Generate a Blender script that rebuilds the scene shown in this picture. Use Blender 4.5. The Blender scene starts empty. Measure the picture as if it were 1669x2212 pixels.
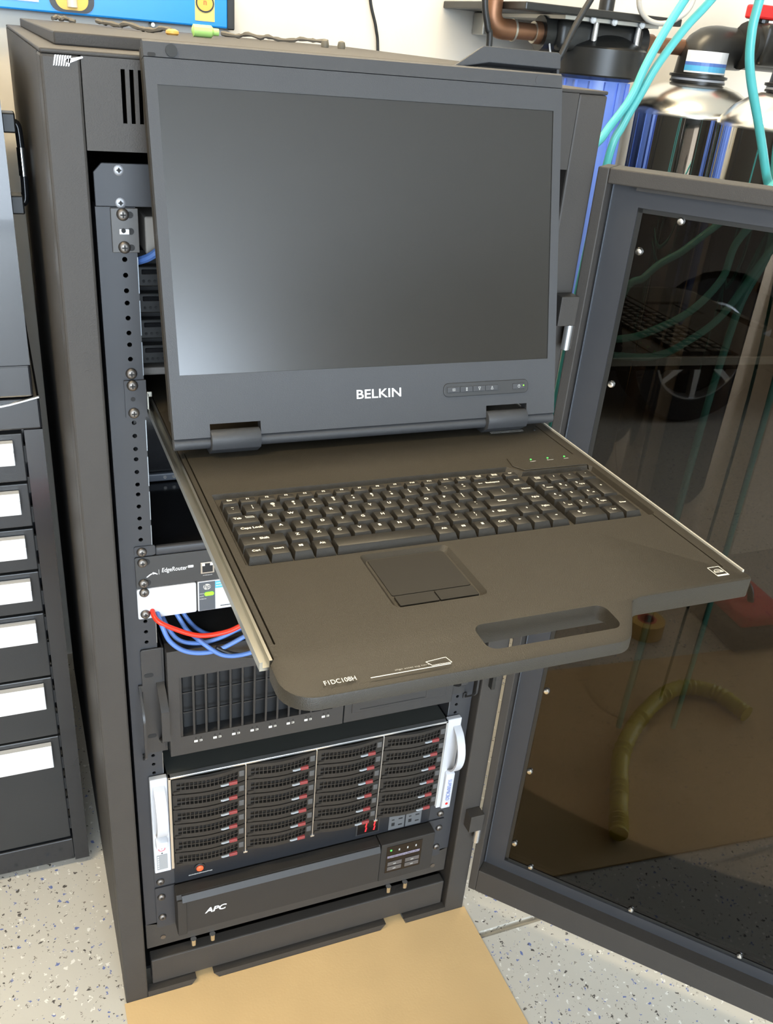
import bpy, bmesh, math, random
from mathutils import Matrix, Vector
random.seed(7)
SC = bpy.context.scene
COL = SC.collection
R = math.radians

# ------------------------------------------------------------------ camera
FPX, W_, H_ = 1958.6, 1669, 2212
cam = bpy.data.objects.new('camera', bpy.data.cameras.new('camera'))
COL.objects.link(cam)
cr = Vector((0.92619, -0.36813, 0.08160)); cf = Vector((0.35983, 0.79821, -0.48310)); cu = Vector((0.11271, 0.47681, 0.87175))
cm = Matrix(((cr.x, cu.x, -cf.x, -0.34925), (cr.y, cu.y, -cf.y, -0.97125), (cr.z, cu.z, -cf.z, 1.37384), (0, 0, 0, 1)))
cam.matrix_world = cm
cam.data.sensor_fit = 'HORIZONTAL'; cam.data.sensor_width = 36.0
cam.data.lens = FPX / W_ * 36.0
cam.data.shift_x = -2.11 / W_; cam.data.shift_y = 61.8 / W_
cam.data.clip_start = 0.02
SC.camera = cam

# ------------------------------------------------------------------ world, light, exposure
wd = bpy.data.worlds.new('world'); SC.world = wd; wd.use_nodes = True
bgn = wd.node_tree.nodes['Background']
bgn.inputs[0].default_value = (0.62, 0.78, 1.0, 1); bgn.inputs[1].default_value = 1.3
SC.view_settings.view_transform = 'Standard'; SC.view_settings.look = 'None'
SC.view_settings.gamma = 1.0; SC.view_settings.use_curve_mapping = False
SC.view_settings.exposure = 0.0
try:
    cy_ = SC.cycles
    cy_.use_denoising = True; cy_.max_bounces = 6; cy_.diffuse_bounces = 3; cy_.glossy_bounces = 4; cy_.transmission_bounces = 4
    cy_.transparent_max_bounces = 8; cy_.use_adaptive_sampling = True; cy_.adaptive_threshold = 0.05
    cy_.caustics_reflective = False; cy_.caustics_refractive = False
except Exception: pass
def area(name, loc, rot, sx, sy, power, color):
    l = bpy.data.lights.new(name, 'AREA'); l.shape = 'RECTANGLE'; l.size = sx; l.size_y = sy
    l.energy = power; l.color = color
    o = bpy.data.objects.new(name, l); COL.objects.link(o); o.location = loc; o.rotation_euler = rot
    return o
# daylight coming in through the open garage door behind the camera
area('garage_door_daylight', (-.95, -5.4, 1.28), (R(90), 0, 0), 3.7, 2.4, 440, (0.75, 0.87, 1.0))

# ------------------------------------------------------------------ materials
def mat(name, col, rough=0.5, metal=0.0, bump=0.0, bscale=400.0, var=0.0, vscale=30.0, spec=0.5, emit=None, estr=0.0, coat=0.0):
    m = bpy.data.materials.new(name); m.use_nodes = True
    nt = m.node_tree; b = nt.nodes['Principled BSDF']
    b.inputs['Base Color'].default_value = (*col, 1); b.inputs['Roughness'].default_value = rough
    b.inputs['Metallic'].default_value = metal; b.inputs['Specular IOR Level'].default_value = spec
    if coat: b.inputs['Coat Weight'].default_value = coat
    if emit:
        b.inputs['Emission Color'].default_value = (*emit, 1); b.inputs['Emission Strength'].default_value = estr
        m.cycles.emission_sampling = 'NONE'
    tc = nt.nodes.new('ShaderNodeTexCoord')
    nz = nt.nodes.new('ShaderNodeTexNoise'); nz.inputs['Scale'].default_value = vscale; nz.inputs['Detail'].default_value = 1
    nt.links.new(tc.outputs['Object'], nz.inputs['Vector'])
    v = max(var, 0.02)
    mx = nt.nodes.new('ShaderNodeMix'); mx.data_type = 'RGBA'
    mx.inputs['A'].default_value = (*[c * (1 - v) for c in col], 1); mx.inputs['B'].default_value = (*[min(1, c * (1 + v)) for c in col], 1)
    nt.links.new(nz.outputs['Fac'], mx.inputs['Factor']); nt.links.new(mx.outputs['Result'], b.inputs['Base Color'])
    if bump:
        n2 = nt.nodes.new('ShaderNodeTexNoise'); n2.inputs['Scale'].default_value = bscale; n2.inputs['Detail'].default_value = 0
        nt.links.new(tc.outputs['Object'], n2.inputs['Vector'])
        bp = nt.nodes.new('ShaderNodeBump'); bp.inputs['Strength'].default_value = bump; bp.inputs['Distance'].default_value = 0.001
        nt.links.new(n2.outputs['Fac'], bp.inputs['Height']); nt.links.new(bp.outputs['Normal'], b.inputs['Normal'])
    return m
RACK = mat('rack_black_paint', (.050, .0445, .039), 0.55, bump=0.15, bscale=900, var=0.06, spec=0.35)
RAILM = mat('rail_black_paint', (.040, .041, .045), 0.48, var=0.05, spec=0.4)
DARK = mat('dark_interior', (0.012, 0.012, 0.012), 0.7)
BLKG = mat('gloss_black', (0.012, 0.012, 0.013), 0.15)
PLAS = mat('kvm_textured_black', (.0275, .0226, .0150), 0.50, bump=0.25, bscale=1500, var=0.05, spec=0.42)
BEZEL = mat('kvm_bezel_grey', (.050, .051, .054), 0.52, bump=0.12, bscale=1500, var=0.04, spec=0.45)
SCREEN = mat('lcd_matte', (.008, .007, .006), 0.22, spec=0.9)
KEYM = mat('key_black', (.018, .0155, .0115), 0.42, bump=0.1, bscale=1200, spec=0.5)
PADM = mat('touchpad_black', (.019, .017, .014), 0.5, spec=0.3)
STEEL = mat('zinc_steel', (0.46, 0.45, 0.40), 0.32, 1.0, var=0.08)
SLIDER = mat('slide_edge_highlight', (0.80, 0.78, 0.70), 0.35, 0.6)  # right slide only: its edge reflection painted as a lighter cream tone
SCREWM = mat('screw_dark_nickel', (0.22, 0.20, 0.18), 0.5, 1.0)
SCREWL = mat('screw_bright', (0.75, 0.74, 0.72), 0.25, 1.0)
CHROME = mat('polished_stainless', (0.82, 0.82, 0.80), 0.04, 1.0)
SATIN = mat('satin_stainless', (0.80, 0.78, 0.72), 0.24, 1.0)
WHITE = mat('white_print', (0.9200, 0.9200, 0.9000), 0.6)
PRINTG = mat('grey_print', (0.42, 0.42, 0.40), 0.6)
CREAM = mat('cream_print', (0.9200, 0.9000, 0.8000), 0.6)
SILV = mat('silver_plastic', (0.70, 0.71, 0.73), 0.35, 0.15)
LIGHTG = mat('light_grey_plastic', (0.60, 0.61, 0.64), 0.42, spec=0.4)
SMSIL = mat('satin_aluminium', (0.78, 0.80, 0.82), 0.28, 0.85)
DGREY = mat('dark_grey_plastic', (0.0360, 0.0360, 0.0360), 0.45, var=0.05)
SRV = mat('server_bezel_black', (0.0360, 0.0355, 0.0360), 0.40, bump=0.1, bscale=900, var=0.05)
LOUV = mat('louvre_black', (0.0260, 0.0260, 0.0270), 0.40)
TRAYB = mat('drive_tray_black', (.026, .023, .020), 0.5, spec=0.35)
REDB = mat('dull_red_button', (0.26, 0.045, 0.045), 0.5)
REDC = mat('red_cable', (0.85, 0.035, 0.012), 0.40)
BLUEC = mat('blue_cable', (0.095, 0.20, 0.52), 0.40)
BLACKC = mat('black_cable', (0.015, 0.015, 0.015), 0.45)
TEAL = mat('teal_tube', (0.10, 0.50, 0.50), 0.30, var=0.06, vscale=60)
REDP = mat('red_plastic', (0.75, 0.02, 0.02), 0.40)
COPPER = mat('aged_copper', (0.27, 0.135, 0.075), 0.45, 0.75, var=0.25, vscale=40)
SOLDER = mat('solder_ring', (0.50, 0.46, 0.38), 0.45, 0.8)
BLKP = mat('black_plastic', (0.020, 0.020, 0.019), 0.35)
BLUEF = mat('blue_filter_sump', (0.20, 0.32, 0.85), 0.30)
CHEST = mat('tool_chest_black', (0.0200, 0.0210, 0.0240), 0.22, coat=0.3)
CHESTD = mat('tool_chest_drawer', (0.0260, 0.0265, 0.0270), 0.35, bump=0.08, bscale=700)
HANDW = mat('brushed_aluminium_handle', (0.92, 0.92, 0.92), 0.32, 0.4)
LBLUE = mat('level_blue', (0.015, 0.30, 0.85), 0.30)
YEL = mat('yellow_plastic', (0.85, 0.52, 0.08), 0.4)
YELH = mat('yellow_hose', (0.72, 0.58, 0.03), 0.45)
GREEN = mat('lime_green_plastic', (0.50, 0.85, 0.25), 0.35)
ORANGE = mat('orange_plastic', (0.85, 0.45, 0.10), 0.4)
PVC = mat('white_pvc', (0.85, 0.84, 0.80), 0.4)
CARP = mat('car_paint_taupe', (0.20, 0.165, 0.14), 0.25, 0.3, coat=0.6)
TIRE = mat('tyre_rubber', (0.012, 0.012, 0.012), 0.7)
GLASSD = mat('dark_car_glass', (0.01, 0.012, 0.014), 0.05)
STICK = mat('sticker_cyan', (0.10, 0.45, 0.75), 0.4)
STICKW = mat('sticker_white', (0.88, 0.88, 0.88), 0.4)
LEDG = mat('led_green', (0.1, 0.6, 0.02), 0.4, emit=(0.25, 1.0, 0.02), estr=2.0)
LEDGS = mat('led_small_green', (0.05, 0.4, 0.05), 0.4, emit=(0.1, 1.0, 0.15), estr=1.2)
LEDR = mat('led_red', (0.6, 0.03, 0.01), 0.4, emit=(1.0, 0.07, 0.02), estr=2.5)
LEDR7 = mat('digit_red', (0.6, 0.02, 0.02), 0.4, emit=(1.0, 0.02, 0.03), estr=1.6)
DARKW = mat('dark_window', (0.010, 0.008, 0.008), 0.2)
TUBEL = mat('fluorescent_tube', (1, 1, 1), 0.5, emit=(1.0, 0.90, 0.72), estr=14.0)
FLIN = mat('white_fixture', (0.8, 0.8, 0.78), 0.4)

def wallmat(name, col):
    m = mat(name, col, 0.75, bump=0.2, bscale=120, var=0.03, vscale=2.0); return m
WALL = wallmat('painted_wall', (0.82, 0.775, 0.69))
CEIL = wallmat('painted_ceiling', (0.80, 0.79, 0.76))

def floormat():
    m = bpy.data.materials.new('speckled_epoxy'); m.use_nodes = True; nt = m.node_tree; b = nt.nodes['Principled BSDF']
    b.inputs['Roughness'].default_value = 0.32
    tc = nt.nodes.new('ShaderNodeTexCoord')
    base = None
    def flakes(scale, thr, col, prev, seed):
        mp = nt.nodes.new('ShaderNodeMapping'); mp.inputs['Location'].default_value = (seed, seed * 1.7, 0); nt.links.new(tc.outputs['Object'], mp.inputs['Vector'])
        nz = nt.nodes.new('ShaderNodeTexNoise'); nz.inputs['Scale'].default_value = scale * 2.2; nt.links.new(mp.outputs['Vector'], nz.inputs['Vector'])
        add = nt.nodes.new('ShaderNodeMix'); add.data_type = 'VECTOR'; add.inputs['Factor'].default_value = 0.012
        nt.links.new(mp.outputs['Vector'], add.inputs['A']); nt.links.new(nz.outputs['Color'], add.inputs['B'])
        vo = nt.nodes.new('ShaderNodeTexVoronoi'); vo.inputs['Scale'].default_value = scale; nt.links.new(add.outputs['Result'], vo.inputs['Vector'])
        sp = nt.nodes.new('ShaderNodeSeparateColor'); nt.links.new(vo.outputs['Color'], sp.inputs['Color'])
        mul = nt.nodes.new('ShaderNodeMath'); mul.operation = 'MULTIPLY'; mul.inputs[1].default_value = thr; nt.links.new(sp.outputs['Red'], mul.inputs[0])
        lt = nt.nodes.new('ShaderNodeMath'); lt.operation = 'LESS_THAN'; nt.links.new(vo.outputs['Distance'], lt.inputs[0]); nt.links.new(mul.outputs[0], lt.inputs[1])
        gt = nt.nodes.new('ShaderNodeMath'); gt.operation = 'GREATER_THAN'; gt.inputs[1].default_value = 0.36; nt.links.new(sp.outputs['Green'], gt.inputs[0])
        an = nt.nodes.new('ShaderNodeMath'); an.operation = 'MULTIPLY'; nt.links.new(lt.outputs[0], an.inputs[0]); nt.links.new(gt.outputs[0], an.inputs[1])
        mx = nt.nodes.new('ShaderNodeMix'); mx.data_type = 'RGBA'; nt.links.new(an.outputs[0], mx.inputs['Factor'])
        if prev is None: mx.inputs['A'].default_value = (0.66, 0.63, 0.56, 1)
        else: nt.links.new(prev, mx.inputs['A'])
        mx.inputs['B'].default_value = (*col, 1)
        return mx.outputs['Result']
    o = flakes(95, 0.32, (0.92, 0.90, 0.84), None, 0.3)
    o = flakes(88, 0.27, (0.17, 0.22, 0.48), o, 3.1)
    o = flakes(92, 0.28, (0.10, 0.09, 0.08), o, 5.7)
    o = flakes(130, 0.26, (0.25, 0.22, 0.18), o, 8.3)
    nt.links.new(o, b.inputs['Base Color'])
    return m
FLOOR = floormat()
CARD = mat('kraft_cardboard', (0.74, 0.51, 0.25), 0.75, var=0.10, vscale=9, bump=0.1, bscale=300)

def glassmat():
    m = bpy.data.materials.new('smoked_acrylic'); m.use_nodes = True; nt = m.node_tree
    for n in list(nt.nodes):
        if n.type == 'BSDF_PRINCIPLED': nt.nodes.remove(n)
    out = [n for n in nt.nodes if n.type == 'OUTPUT_MATERIAL'][0]
    tr = nt.nodes.new('ShaderNodeBsdfTransparent'); tr.inputs[0].default_value = (0.235, 0.205, 0.175, 1)
    gl = nt.nodes.new('ShaderNodeBsdfGlossy'); gl.inputs['Roughness'].default_value = 0.015; gl.inputs[0].default_value = (0.95, 0.95, 0.95, 1)
    fr = nt.nodes.new('ShaderNodeFresnel'); fr.inputs['IOR'].default_value = 1.45
    mx = nt.nodes.new('ShaderNodeMixShader')
    nt.links.new(fr.outputs[0], mx.inputs[0]); nt.links.new(tr.outputs[0], mx.inputs[1]); nt.links.new(gl.outputs[0], mx.inputs[2])
    nt.links.new(mx.outputs[0], out.inputs[0])
    return m
SMOKE = glassmat()

# ------------------------------------------------------------------ builders
class MB:
    def __init__(s, M=None): s.bm = bmesh.new(); s.M = M
    def _t(s, p): return s.M @ Vector(p) if s.M else Vector(p)
    def hexa(s, P):
        v = [s.bm.verts.new(s._t(p)) for p in P]
        for f in ((0,3,2,1),(4,5,6,7),(0,1,5,4),(1,2,6,5),(2,3,7,6),(3,0,4,7)):
            s.bm.faces.new([v[i] for i in f])
        return v
    def box(s, x0, x1, y0, y1, z0, z1, bev=0.0, seg=2):
        P = [(x0,y0,z0),(x1,y0,z0),(x1,y1,z0),(x0,y1,z0),(x0,y0,z1),(x1,y0,z1),(x1,y1,z1),(x0,y1,z1)]
        if not bev: s.hexa(P); return s
        t = bmesh.new(); v = [t.verts.new(p) for p in P]
        for f in ((0,3,2,1),(4,5,6,7),(0,1,5,4),(1,2,6,5),(2,3,7,6),(3,0,4,7)): t.faces.new([v[i] for i in f])
        bmesh.ops.bevel(t, geom=list(t.edges), offset=bev, segments=seg, affect='EDGES', profile=0.5)
        s.merge(t); return s
    def merge(s, t):
        mp = {}
        for v in t.verts: mp[v.index if False else v] = s.bm.verts.new(s._t(v.co))
        for f in t.faces:
            try: s.bm.faces.new([mp[v] for v in f.verts])
            except ValueError: pass
        t.free()
    def prism(s, poly, frame, a, b, bev=0.0, seg=2):
        """poly of (p,q), extruded a..b; frame maps (p,q,r)->xyz"""
        t = bmesh.new()
        n = len(poly)
        A = [t.verts.new(frame(p, q, a)) for p, q in poly]; B = [t.verts.new(frame(p, q, b)) for p, q in poly]
        t.faces.new(A[::-1]); t.faces.new(B)
        for i in range(n): t.faces.new((A[i], A[(i+1) % n], B[(i+1) % n], B[i]))
        bmesh.ops.recalc_face_normals(t, faces=list(t.faces))
        if bev:
            es = [e for e in t.edges if len(e.link_faces) == 2 and e.calc_face_angle(0) > 0.6]
            bmesh.ops.bevel(t, geom=es, offset=bev, segments=seg, affect='EDGES', profile=0.5)
        s.merge(t); return s
    def cyl(s, p0, p1, r0, r1=None, n=16, cap=True):
        r1 = r0 if r1 is None else r1
        p0 = Vector(p0); p1 = Vector(p1); d = (p1 - p0).normalized()
        u = d.orthogonal().normalized(); w = d.cross(u)
        A = []; B = []
        for i in range(n):
            a = 2 * math.pi * i / n; c = u * math.cos(a) + w * math.sin(a)
            A.append(s.bm.verts.new(s._t(p0 + c * r0))); B.append(s.bm.verts.new(s._t(p1 + c * r1)))
        for i in range(n):
            j = (i + 1) % n; s.bm.faces.new((A[i], A[j], B[j], B[i]))
        if cap: s.bm.faces.new(A[::-1]); s.bm.faces.new(B)
        return s
    def tube(s, path, r, n=8, rx=None):
        P = [Vector(p) for p in path]; rings = []
        up = None
        for i, p in enumerate(P):
            d = (P[min(i+1, len(P)-1)] - P[max(i-1, 0)]).normalized()
            if up is None: u = d.orthogonal().normalized()
            else:
                u = (up - d * up.dot(d)).normalized()
            up = u; w = d.cross(u)
            rr = r(i / (len(P) - 1)) if callable(r) else r
            rings.append([s.bm.verts.new(s._t(p + u * rr * math.cos(2*math.pi*k/n) + w * rr * math.sin(2*math.pi*k/n))) for k in range(n)])
        for a, b in zip(rings, rings[1:]):
            for k in range(n): s.bm.faces.new((a[k], a[(k+1) % n], b[(k+1) % n], b[k]))
        s.bm.faces.new(rings[0][::-1]); s.bm.faces.new(rings[-1]); return s
    def lathe(s, prof, c, n=32, axis='z', cap=True):
        """prof list of (r,h) from bottom to top"""
        rings = []
        for r, h in prof:
            ring = []
            for k in range(n):
                a = 2*math.pi*k/n
                if axis == 'z': p = (c[0]+r*math.cos(a), c[1]+r*math.sin(a), c[2]+h)
                elif axis == 'x': p = (c[0]+h, c[1]+r*math.cos(a), c[2]+r*math.sin(a))
                else: p = (c[0]+r*math.cos(a), c[1]-h, c[2]+r*math.sin(a))
                ring.append(s.bm.verts.new(s._t(p)))
            rings.append(ring)
        for a, b in zip(rings, rings[1:]):
            for k in range(n): s.bm.faces.new((a[k], a[(k+1) % n], b[(k+1) % n], b[k]))
        if cap: s.bm.faces.new(rings[0][::-1]); s.bm.faces.new(rings[-1])
        return s
    def mesh(s, name, m, smooth=False):
        bmesh.ops.recalc_face_normals(s.bm, faces=list(s.bm.faces))
        me = bpy.data.meshes.new(name); s.bm.to_mesh(me); s.bm.free()
        if m: me.materials.append(m)
        if smooth: shade(me)
        return me
    def build(s, name, m, parent=None, smooth=False):
        return place(name, s.mesh(name, m, smooth), parent)

def shade(me, ang=0.7):
    me.polygons.foreach_set('use_smooth', [True] * len(me.polygons))
    bm = bmesh.new(); bm.from_mesh(me)
    for e in bm.edges:
        if len(e.link_faces) == 2 and e.calc_face_angle(0) > ang: e.smooth = False
    bm.to_mesh(me); bm.free()

WM = {}          # name -> world matrix of every object that can be a parent
def place(name, me, parent=None, M=None):
    """M is the wanted world matrix"""
    o = bpy.data.objects.new(name, me); COL.objects.link(o)
    M = M or Matrix.Identity(4)
    if parent is not None:
        o.parent = parent
        o.matrix_basis = WM[parent.name].inverted() @ M
    else: o.matrix_basis = M
    WM[o.name] = M.copy()
    return o
def tag(o, label, cat, group=None, kind=None):
    o['label'] = label; o['category'] = cat
    if group: o['group'] = group
    if kind: o['kind'] = kind
    return o
def thing(name, label, cat, loc=(0,0,0), group=None):
    o = place(name, None, None, Matrix.Translation(loc)); o.empty_display_size = 0.05
    return tag(o, label, cat, group)
def struct(o): o['kind'] = 'structure'; return o
FX = lambda p, q, r: (p, r, q)      # polygon in x,z extruded along y
FZ = lambda p, q, r: (p, q, r)      # polygon in x,y extruded along z
FY = lambda p, q, r: (r, p, q)      # polygon in y,z extruded along x

def rrect(x0, x1, y0, y1, r, n=5):
    P = []
    for cx, cy, a0 in ((x1-r, y0+r, -90), (x1-r, y1-r, 0), (x0+r, y1-r, 90), (x0+r, y0+r, 180)):
        for i in range(n+1):
            a = R(a0 + 90*i/n); P.append((cx + r*math.cos(a), cy + r*math.sin(a)))
    return P
def boolean(o, cutters):
    for c in cutters:
        md = o.modifiers.new('cut', 'BOOLEAN'); md.object = c; md.operation = 'DIFFERENCE'; md.solver = 'EXACT'
    dg = bpy.context.evaluated_depsgraph_get()
    me = bpy.data.meshes.new_from_object(o.evaluated_get(dg))
    o.modifiers.clear(); old = o.data; o.data = me
    for c in cutters:
        d = c.data; bpy.data.objects.remove(c); bpy.data.meshes.remove(d)
    return o
FRONT = Matrix(((1,0,0,0),(0,0,-1,0),(0,1,0,0),(0,0,0,1)))   # text reads along x, up z, faces -y
TXT = {}
def textmesh(s, m, key=None, shear=0.0, bold=0.0):
    k = (s, m.name, shear, bold)
    if k in TXT: return TXT[k]
    cu_ = bpy.data.curves.new('print', 'FONT'); cu_.body = s; cu_.size = 1.0; cu_.extrude = 0.0; cu_.shear = shear; cu_.offset = bold
    cu_.resolution_u = 3
    ob = bpy.data.objects.new('print', cu_); COL.objects.link(ob)
    dg = bpy.context.evaluated_depsgraph_get()
    me = bpy.data.meshes.new_from_object(ob.evaluated_get(dg))
    bpy.data.objects.remove(ob); bpy.data.curves.remove(cu_)
    me.name = 'print'; me.materials.clear(); me.materials.append(m)
    if len(me.vertices):
        xs = [v.co.x for v in me.vertices]; ys = [v.co.y for v in me.vertices]
        bx = (min(xs), max(xs), min(ys), max(ys))
        for v in me.vertices: v.co.x -= (bx[0]+bx[1])/2; v.co.y -= (bx[2]+bx[3])/2
    else: bx = (0, 1, 0, 1)
    TXT[k] = (me, bx[1]-bx[0], bx[3]-bx[2])
    return TXT[k]
CAPH = .70
def text(s, m, parent, M, pos, w=None, h=None, name='lettering', shear=0.0, bold=0.0):
    """pos: centre in the frame M (x, up, lift)"""
    me, tw, th = textmesh(s, m, None, shear, bold)
    if w is None:
        sx = sy = h / CAPH
        if len(s) == 1 and s in '-_=.~`^\'"': pos = (pos[0], pos[1]+{'_': -.3, '.': -.3, '^': .2, '~': 0, '`': .25, "'": .25, '"': .25}.get(s, 0)*h, pos[2])
    else:
        sx = w / tw; sy = (h / th) if h else sx
    T = M @ Matrix.Translation(pos) @ Matrix.Diagonal((sx, sy, 1, 1))
    return place(name, me, parent, T)
def bars(spec, m, parent, M, name='small_print'):
    """tiny illegible print: list of (x0,x1,y0,y1) little flat bars in the frame M"""
    b = MB(M)
    for x0, x1, y0, y1 in spec: b.box(x0, x1, y0, y1, 0, 0.00012)
    return b.build(name, m, parent)
def smudge(x0, x1, yc, h, rnd):
    out = []; x = x0
    while x < x1 - 0.0004:
        w = rnd.uniform(0.0006, 0.0014); out.append((x, min(x+w, x1), yc-h/2*rnd.uniform(.6, 1), yc+h/2*rnd.uniform(.6, 1))); x += w + rnd.uniform(.0002, .0005)
    return out
def screw_mesh(r, m, h=0.003, n=16):
    b = MB()
    b.lathe([(r, 0), (r, h*.35), (r*.85, h*.75), (r*.5, h)], (0, 0, 0), n, 'y')
    t = len(b.bm.faces)
    for q in ((r*.46, r*.11), (r*.11, r*.46)): b.box(-q[0], q[0], -h-.00015, -h*.6, -q[1], q[1])
    b.bm.faces.ensure_lookup_table()
    for f in b.bm.faces[t:]: f.material_index = 1
    me = b.mesh('screw', m, True); me.materials.append(DARK); return me
def screw_slot(r, h):
    b = MB(); b.box(-r*.5, r*.5, -h-.0002, -h*.7, -r*.1, r*.1); b.box(-r*.1, r*.1, -h-.0002, -h*.7, -r*.5, r*.5)
    return b.mesh('screw_cross', DARK)
SCR = screw_mesh(0.0061, SCREWM, 0.0042); SCRX = screw_slot(0.0061, 0.0042)
SCRL = screw_mesh(0.0052, mat('countersunk_grey', (.30, .30, .31), .45, .6), 0.0012); SCRLX = screw_slot(0.004, 0.0012)
_h = MB(); _h.lathe([(.0018, 0), (.0018, .0004)], (0, -.0011, 0), 6, 'y'); HEXR = _h.mesh('hex_recess', DARK)
SCRD = screw_mesh(0.0048, SCREWL, 0.0040)
def screw(parent, x, y, z, me=None, cross=None, Mx=None, name='screw'):
    M = Mx if Mx else Matrix.Translation((x, y, z))
    o = place(name, me or SCR, parent, M)
    return o
def smooth_path(P, n=8):
    P = [Vector(p) for p in P]; out = []
    for i in range(len(P)-1):
        p0 = P[max(i-1, 0)]; p1 = P[i]; p2 = P[i+1]; p3 = P[min(i+2, len(P)-1)]
        for k in range(n):
            t = k/n
            out.append(0.5*((2*p1)+(p2-p0)*t+(2*p0-5*p1+4*p2-p3)*t*t+(3*p1-p0-3*p2+p3)*t**3))
    out.append(P[-1]); return out
U0 = 1.2065
def Z(k): return U0 - 0.04445*k

# ================================================================== the room
JY = -0.0785                                  # control joint across the garage floor
b = MB(); b.box(-5.2, 3.6, JY+.004, 1.15, -0.06, 0); struct(b.build('floor', FLOOR))
b = MB(); b.prism([(-5.4, -.06), (-5.4, 0), (JY-.010, 0), (JY-.004, -.006), (JY-.004, -.06)], FY, -5.2, 3.6); struct(b.build('floor', FLOOR))
b = MB(); b.box(-5.2, 3.6, JY-.02, JY+.02, -.075, -.012); struct(b.build('trim_1', mat('joint_filler', (.62, .58, .5), .5)))
b = MB(); b.box(-5.2, 3.6, .95, 1.05, 0, 2.7); struct(b.build('wall_back', WALL))
b = MB(); b.box(-5.3, -5.2, -5.5, 1.05, 0, 2.7); struct(b.build('wall_left', WALL))
b = MB(); b.box(3.6, 3.7, -5.5, 1.05, 0, 2.7); struct(b.build('wall_right', WALL))
b = MB(); b.box(-5.3, 3.7, -5.6, 1.05, 2.7, 2.8); struct(b.build('ceiling', CEIL))
b = MB(); b.box(-5.3, -2.85, -5.6, -5.5, 0, 2.7); b.box(.95, 3.7, -5.6, -5.5, 0, 2.7); b.box(-2.85, .95, -5.6, -5.5, 2.50, 2.7); struct(b.build('wall_front', WALL))

# fluorescent ceiling fitting above the rack
def lamp(x, y, lab, power):
    t = thing('ceiling_light', lab, 'light', (x, y, 2.62), 'fluorescent ceiling fittings')
    b = MB(); b.box(x-.62, x+.62, y-.09, y+.09, 2.64, 2.70, .006); b.build('housing', FLIN, t)
    for dy in (-.045, .045):
        b = MB(); b.cyl((x-.6, y+dy, 2.615), (x+.6, y+dy, 2.615), .013, n=12); b.build('tube', TUBEL, t)
    area('ceiling_light_glow', (x, y, 2.595), (0, 0, 0), 1.2, .16, power, (1.0, .80, .50))
lamp(0.25, 0.40, 'twin tube fluorescent light on the ceiling above the rack', 26)
lamp(-1.15, -.35, 'twin tube fluorescent light on the ceiling above the tool chests', 26)
lamp(-2.6, -2.6, 'twin tube fluorescent light on the ceiling over the parked car', 26)

# ================================================================== server rack
HW, YF, HT = 0.2976, -0.0194, 1.3422
rack = thing('server_rack', 'tall black open-door server cabinet filled with rack equipment', 'rack', (0, .43, 0))
b = MB(); b.box(-HW, -.2634, YF, .03, 0, HT-.0042, .0025); b.build('front_post', RACK, rack)
b = MB(); b.box(.2605, HW, YF, .03, 0, HT-.0042, .0025); b.build('front_post', RACK, rack)
# header with ventilation slots
xs = []
for s in (-1, 1):
    for i in range(6): xs.append(s*(.2272 - .0077*i))
xs.sort()
b = MB(); zs0, zs1 = 1.2843, 1.3296
b.box(-.2630, .2600, YF, -.0165, 1.2596, zs0); b.box(-.2630, .2600, YF, -.0165, zs1, HT-.0042)
cur = -.2630
for x in xs: b.box(cur, x-.0019, YF, -.0165, zs0, zs1); cur = x+.0019
b.box(cur, .2600, YF, -.0165, zs0, zs1)
b.box(-.2630, .2600, -.0165, .01, 1.2596, 1.2616); b.build('header_panel', RACK, rack)
b = MB(); b.box(-HW, HW, YF, .875, HT-.0040, HT, .0015); b.build('roof', RACK, rack)
b = MB(); b.box(-.278, .278, .076, .80, HT, 1.354, .0015); b.build('roof_panel', RACK, rack)
b = MB(); b.box(-HW, -.2945, .0302, .875, .01, HT-.0042); b.build('side_panel', RACK, rack)
b = MB(); b.box(.2945, HW, .0302, .875, .01, HT-.0042); b.build('side_panel', RACK, rack)
b = MB(); b.box(-.2945, .2945, .868, .875, .01, HT-.012); b.build('back_panel', DARK, rack)
b = MB(); b.box(-.2945, .2945, .03, .868, .006, .012); b.build('floor_panel', DARK, rack)
# base rail with two cut-outs
b = MB(); y1 = -.006
def seg(x0, x1, x2, x3): b.prism([(x0, .0), (x3, .0), (x2, .0160), (x1, .0160)], FX, YF, y1)
seg(-.2634, -.2634, -.186, -.196); seg(-.146, -.158, .146, .134); seg(.190, .180, .2605, .2605)
b.build('base_rail', RACK, rack)
b = MB(); b.box(-.2545, .2560, -.010, .01, .0190, .0755, .002); b.build('base_panel', RACK, rack)
b = MB(); b.box(-.2585, .2580, .0, .004, .0936, .1495, .001); b.build('lower_plate', RACK, rack)
b = MB(); b.prism([(-.2575, 1.2070), (.2575, 1.2070), (.2575, 1.2385), (.2495, 1.2470), (-.2495, 1.2470), (-.2575, 1.2385)], FX, -.001, .003, .0006); b.build('upper_plate', RAILM, rack)
for z in (1.2408, 1.2105): [place('hex_recess', HEXR, screw(rack, x_, -.001, z, SCRL), Matrix.Translation((x_, -.001, z))) for x_ in (-.2335, .2335)]
for x in (-.1865, -.156, .150, .181):
    b = MB(); b.cyl((x, -.0035, .0815), (x, -.0035, .0935), .0048, n=10); b.build('levelling_bolt', SCREWL, rack, True)
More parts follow.
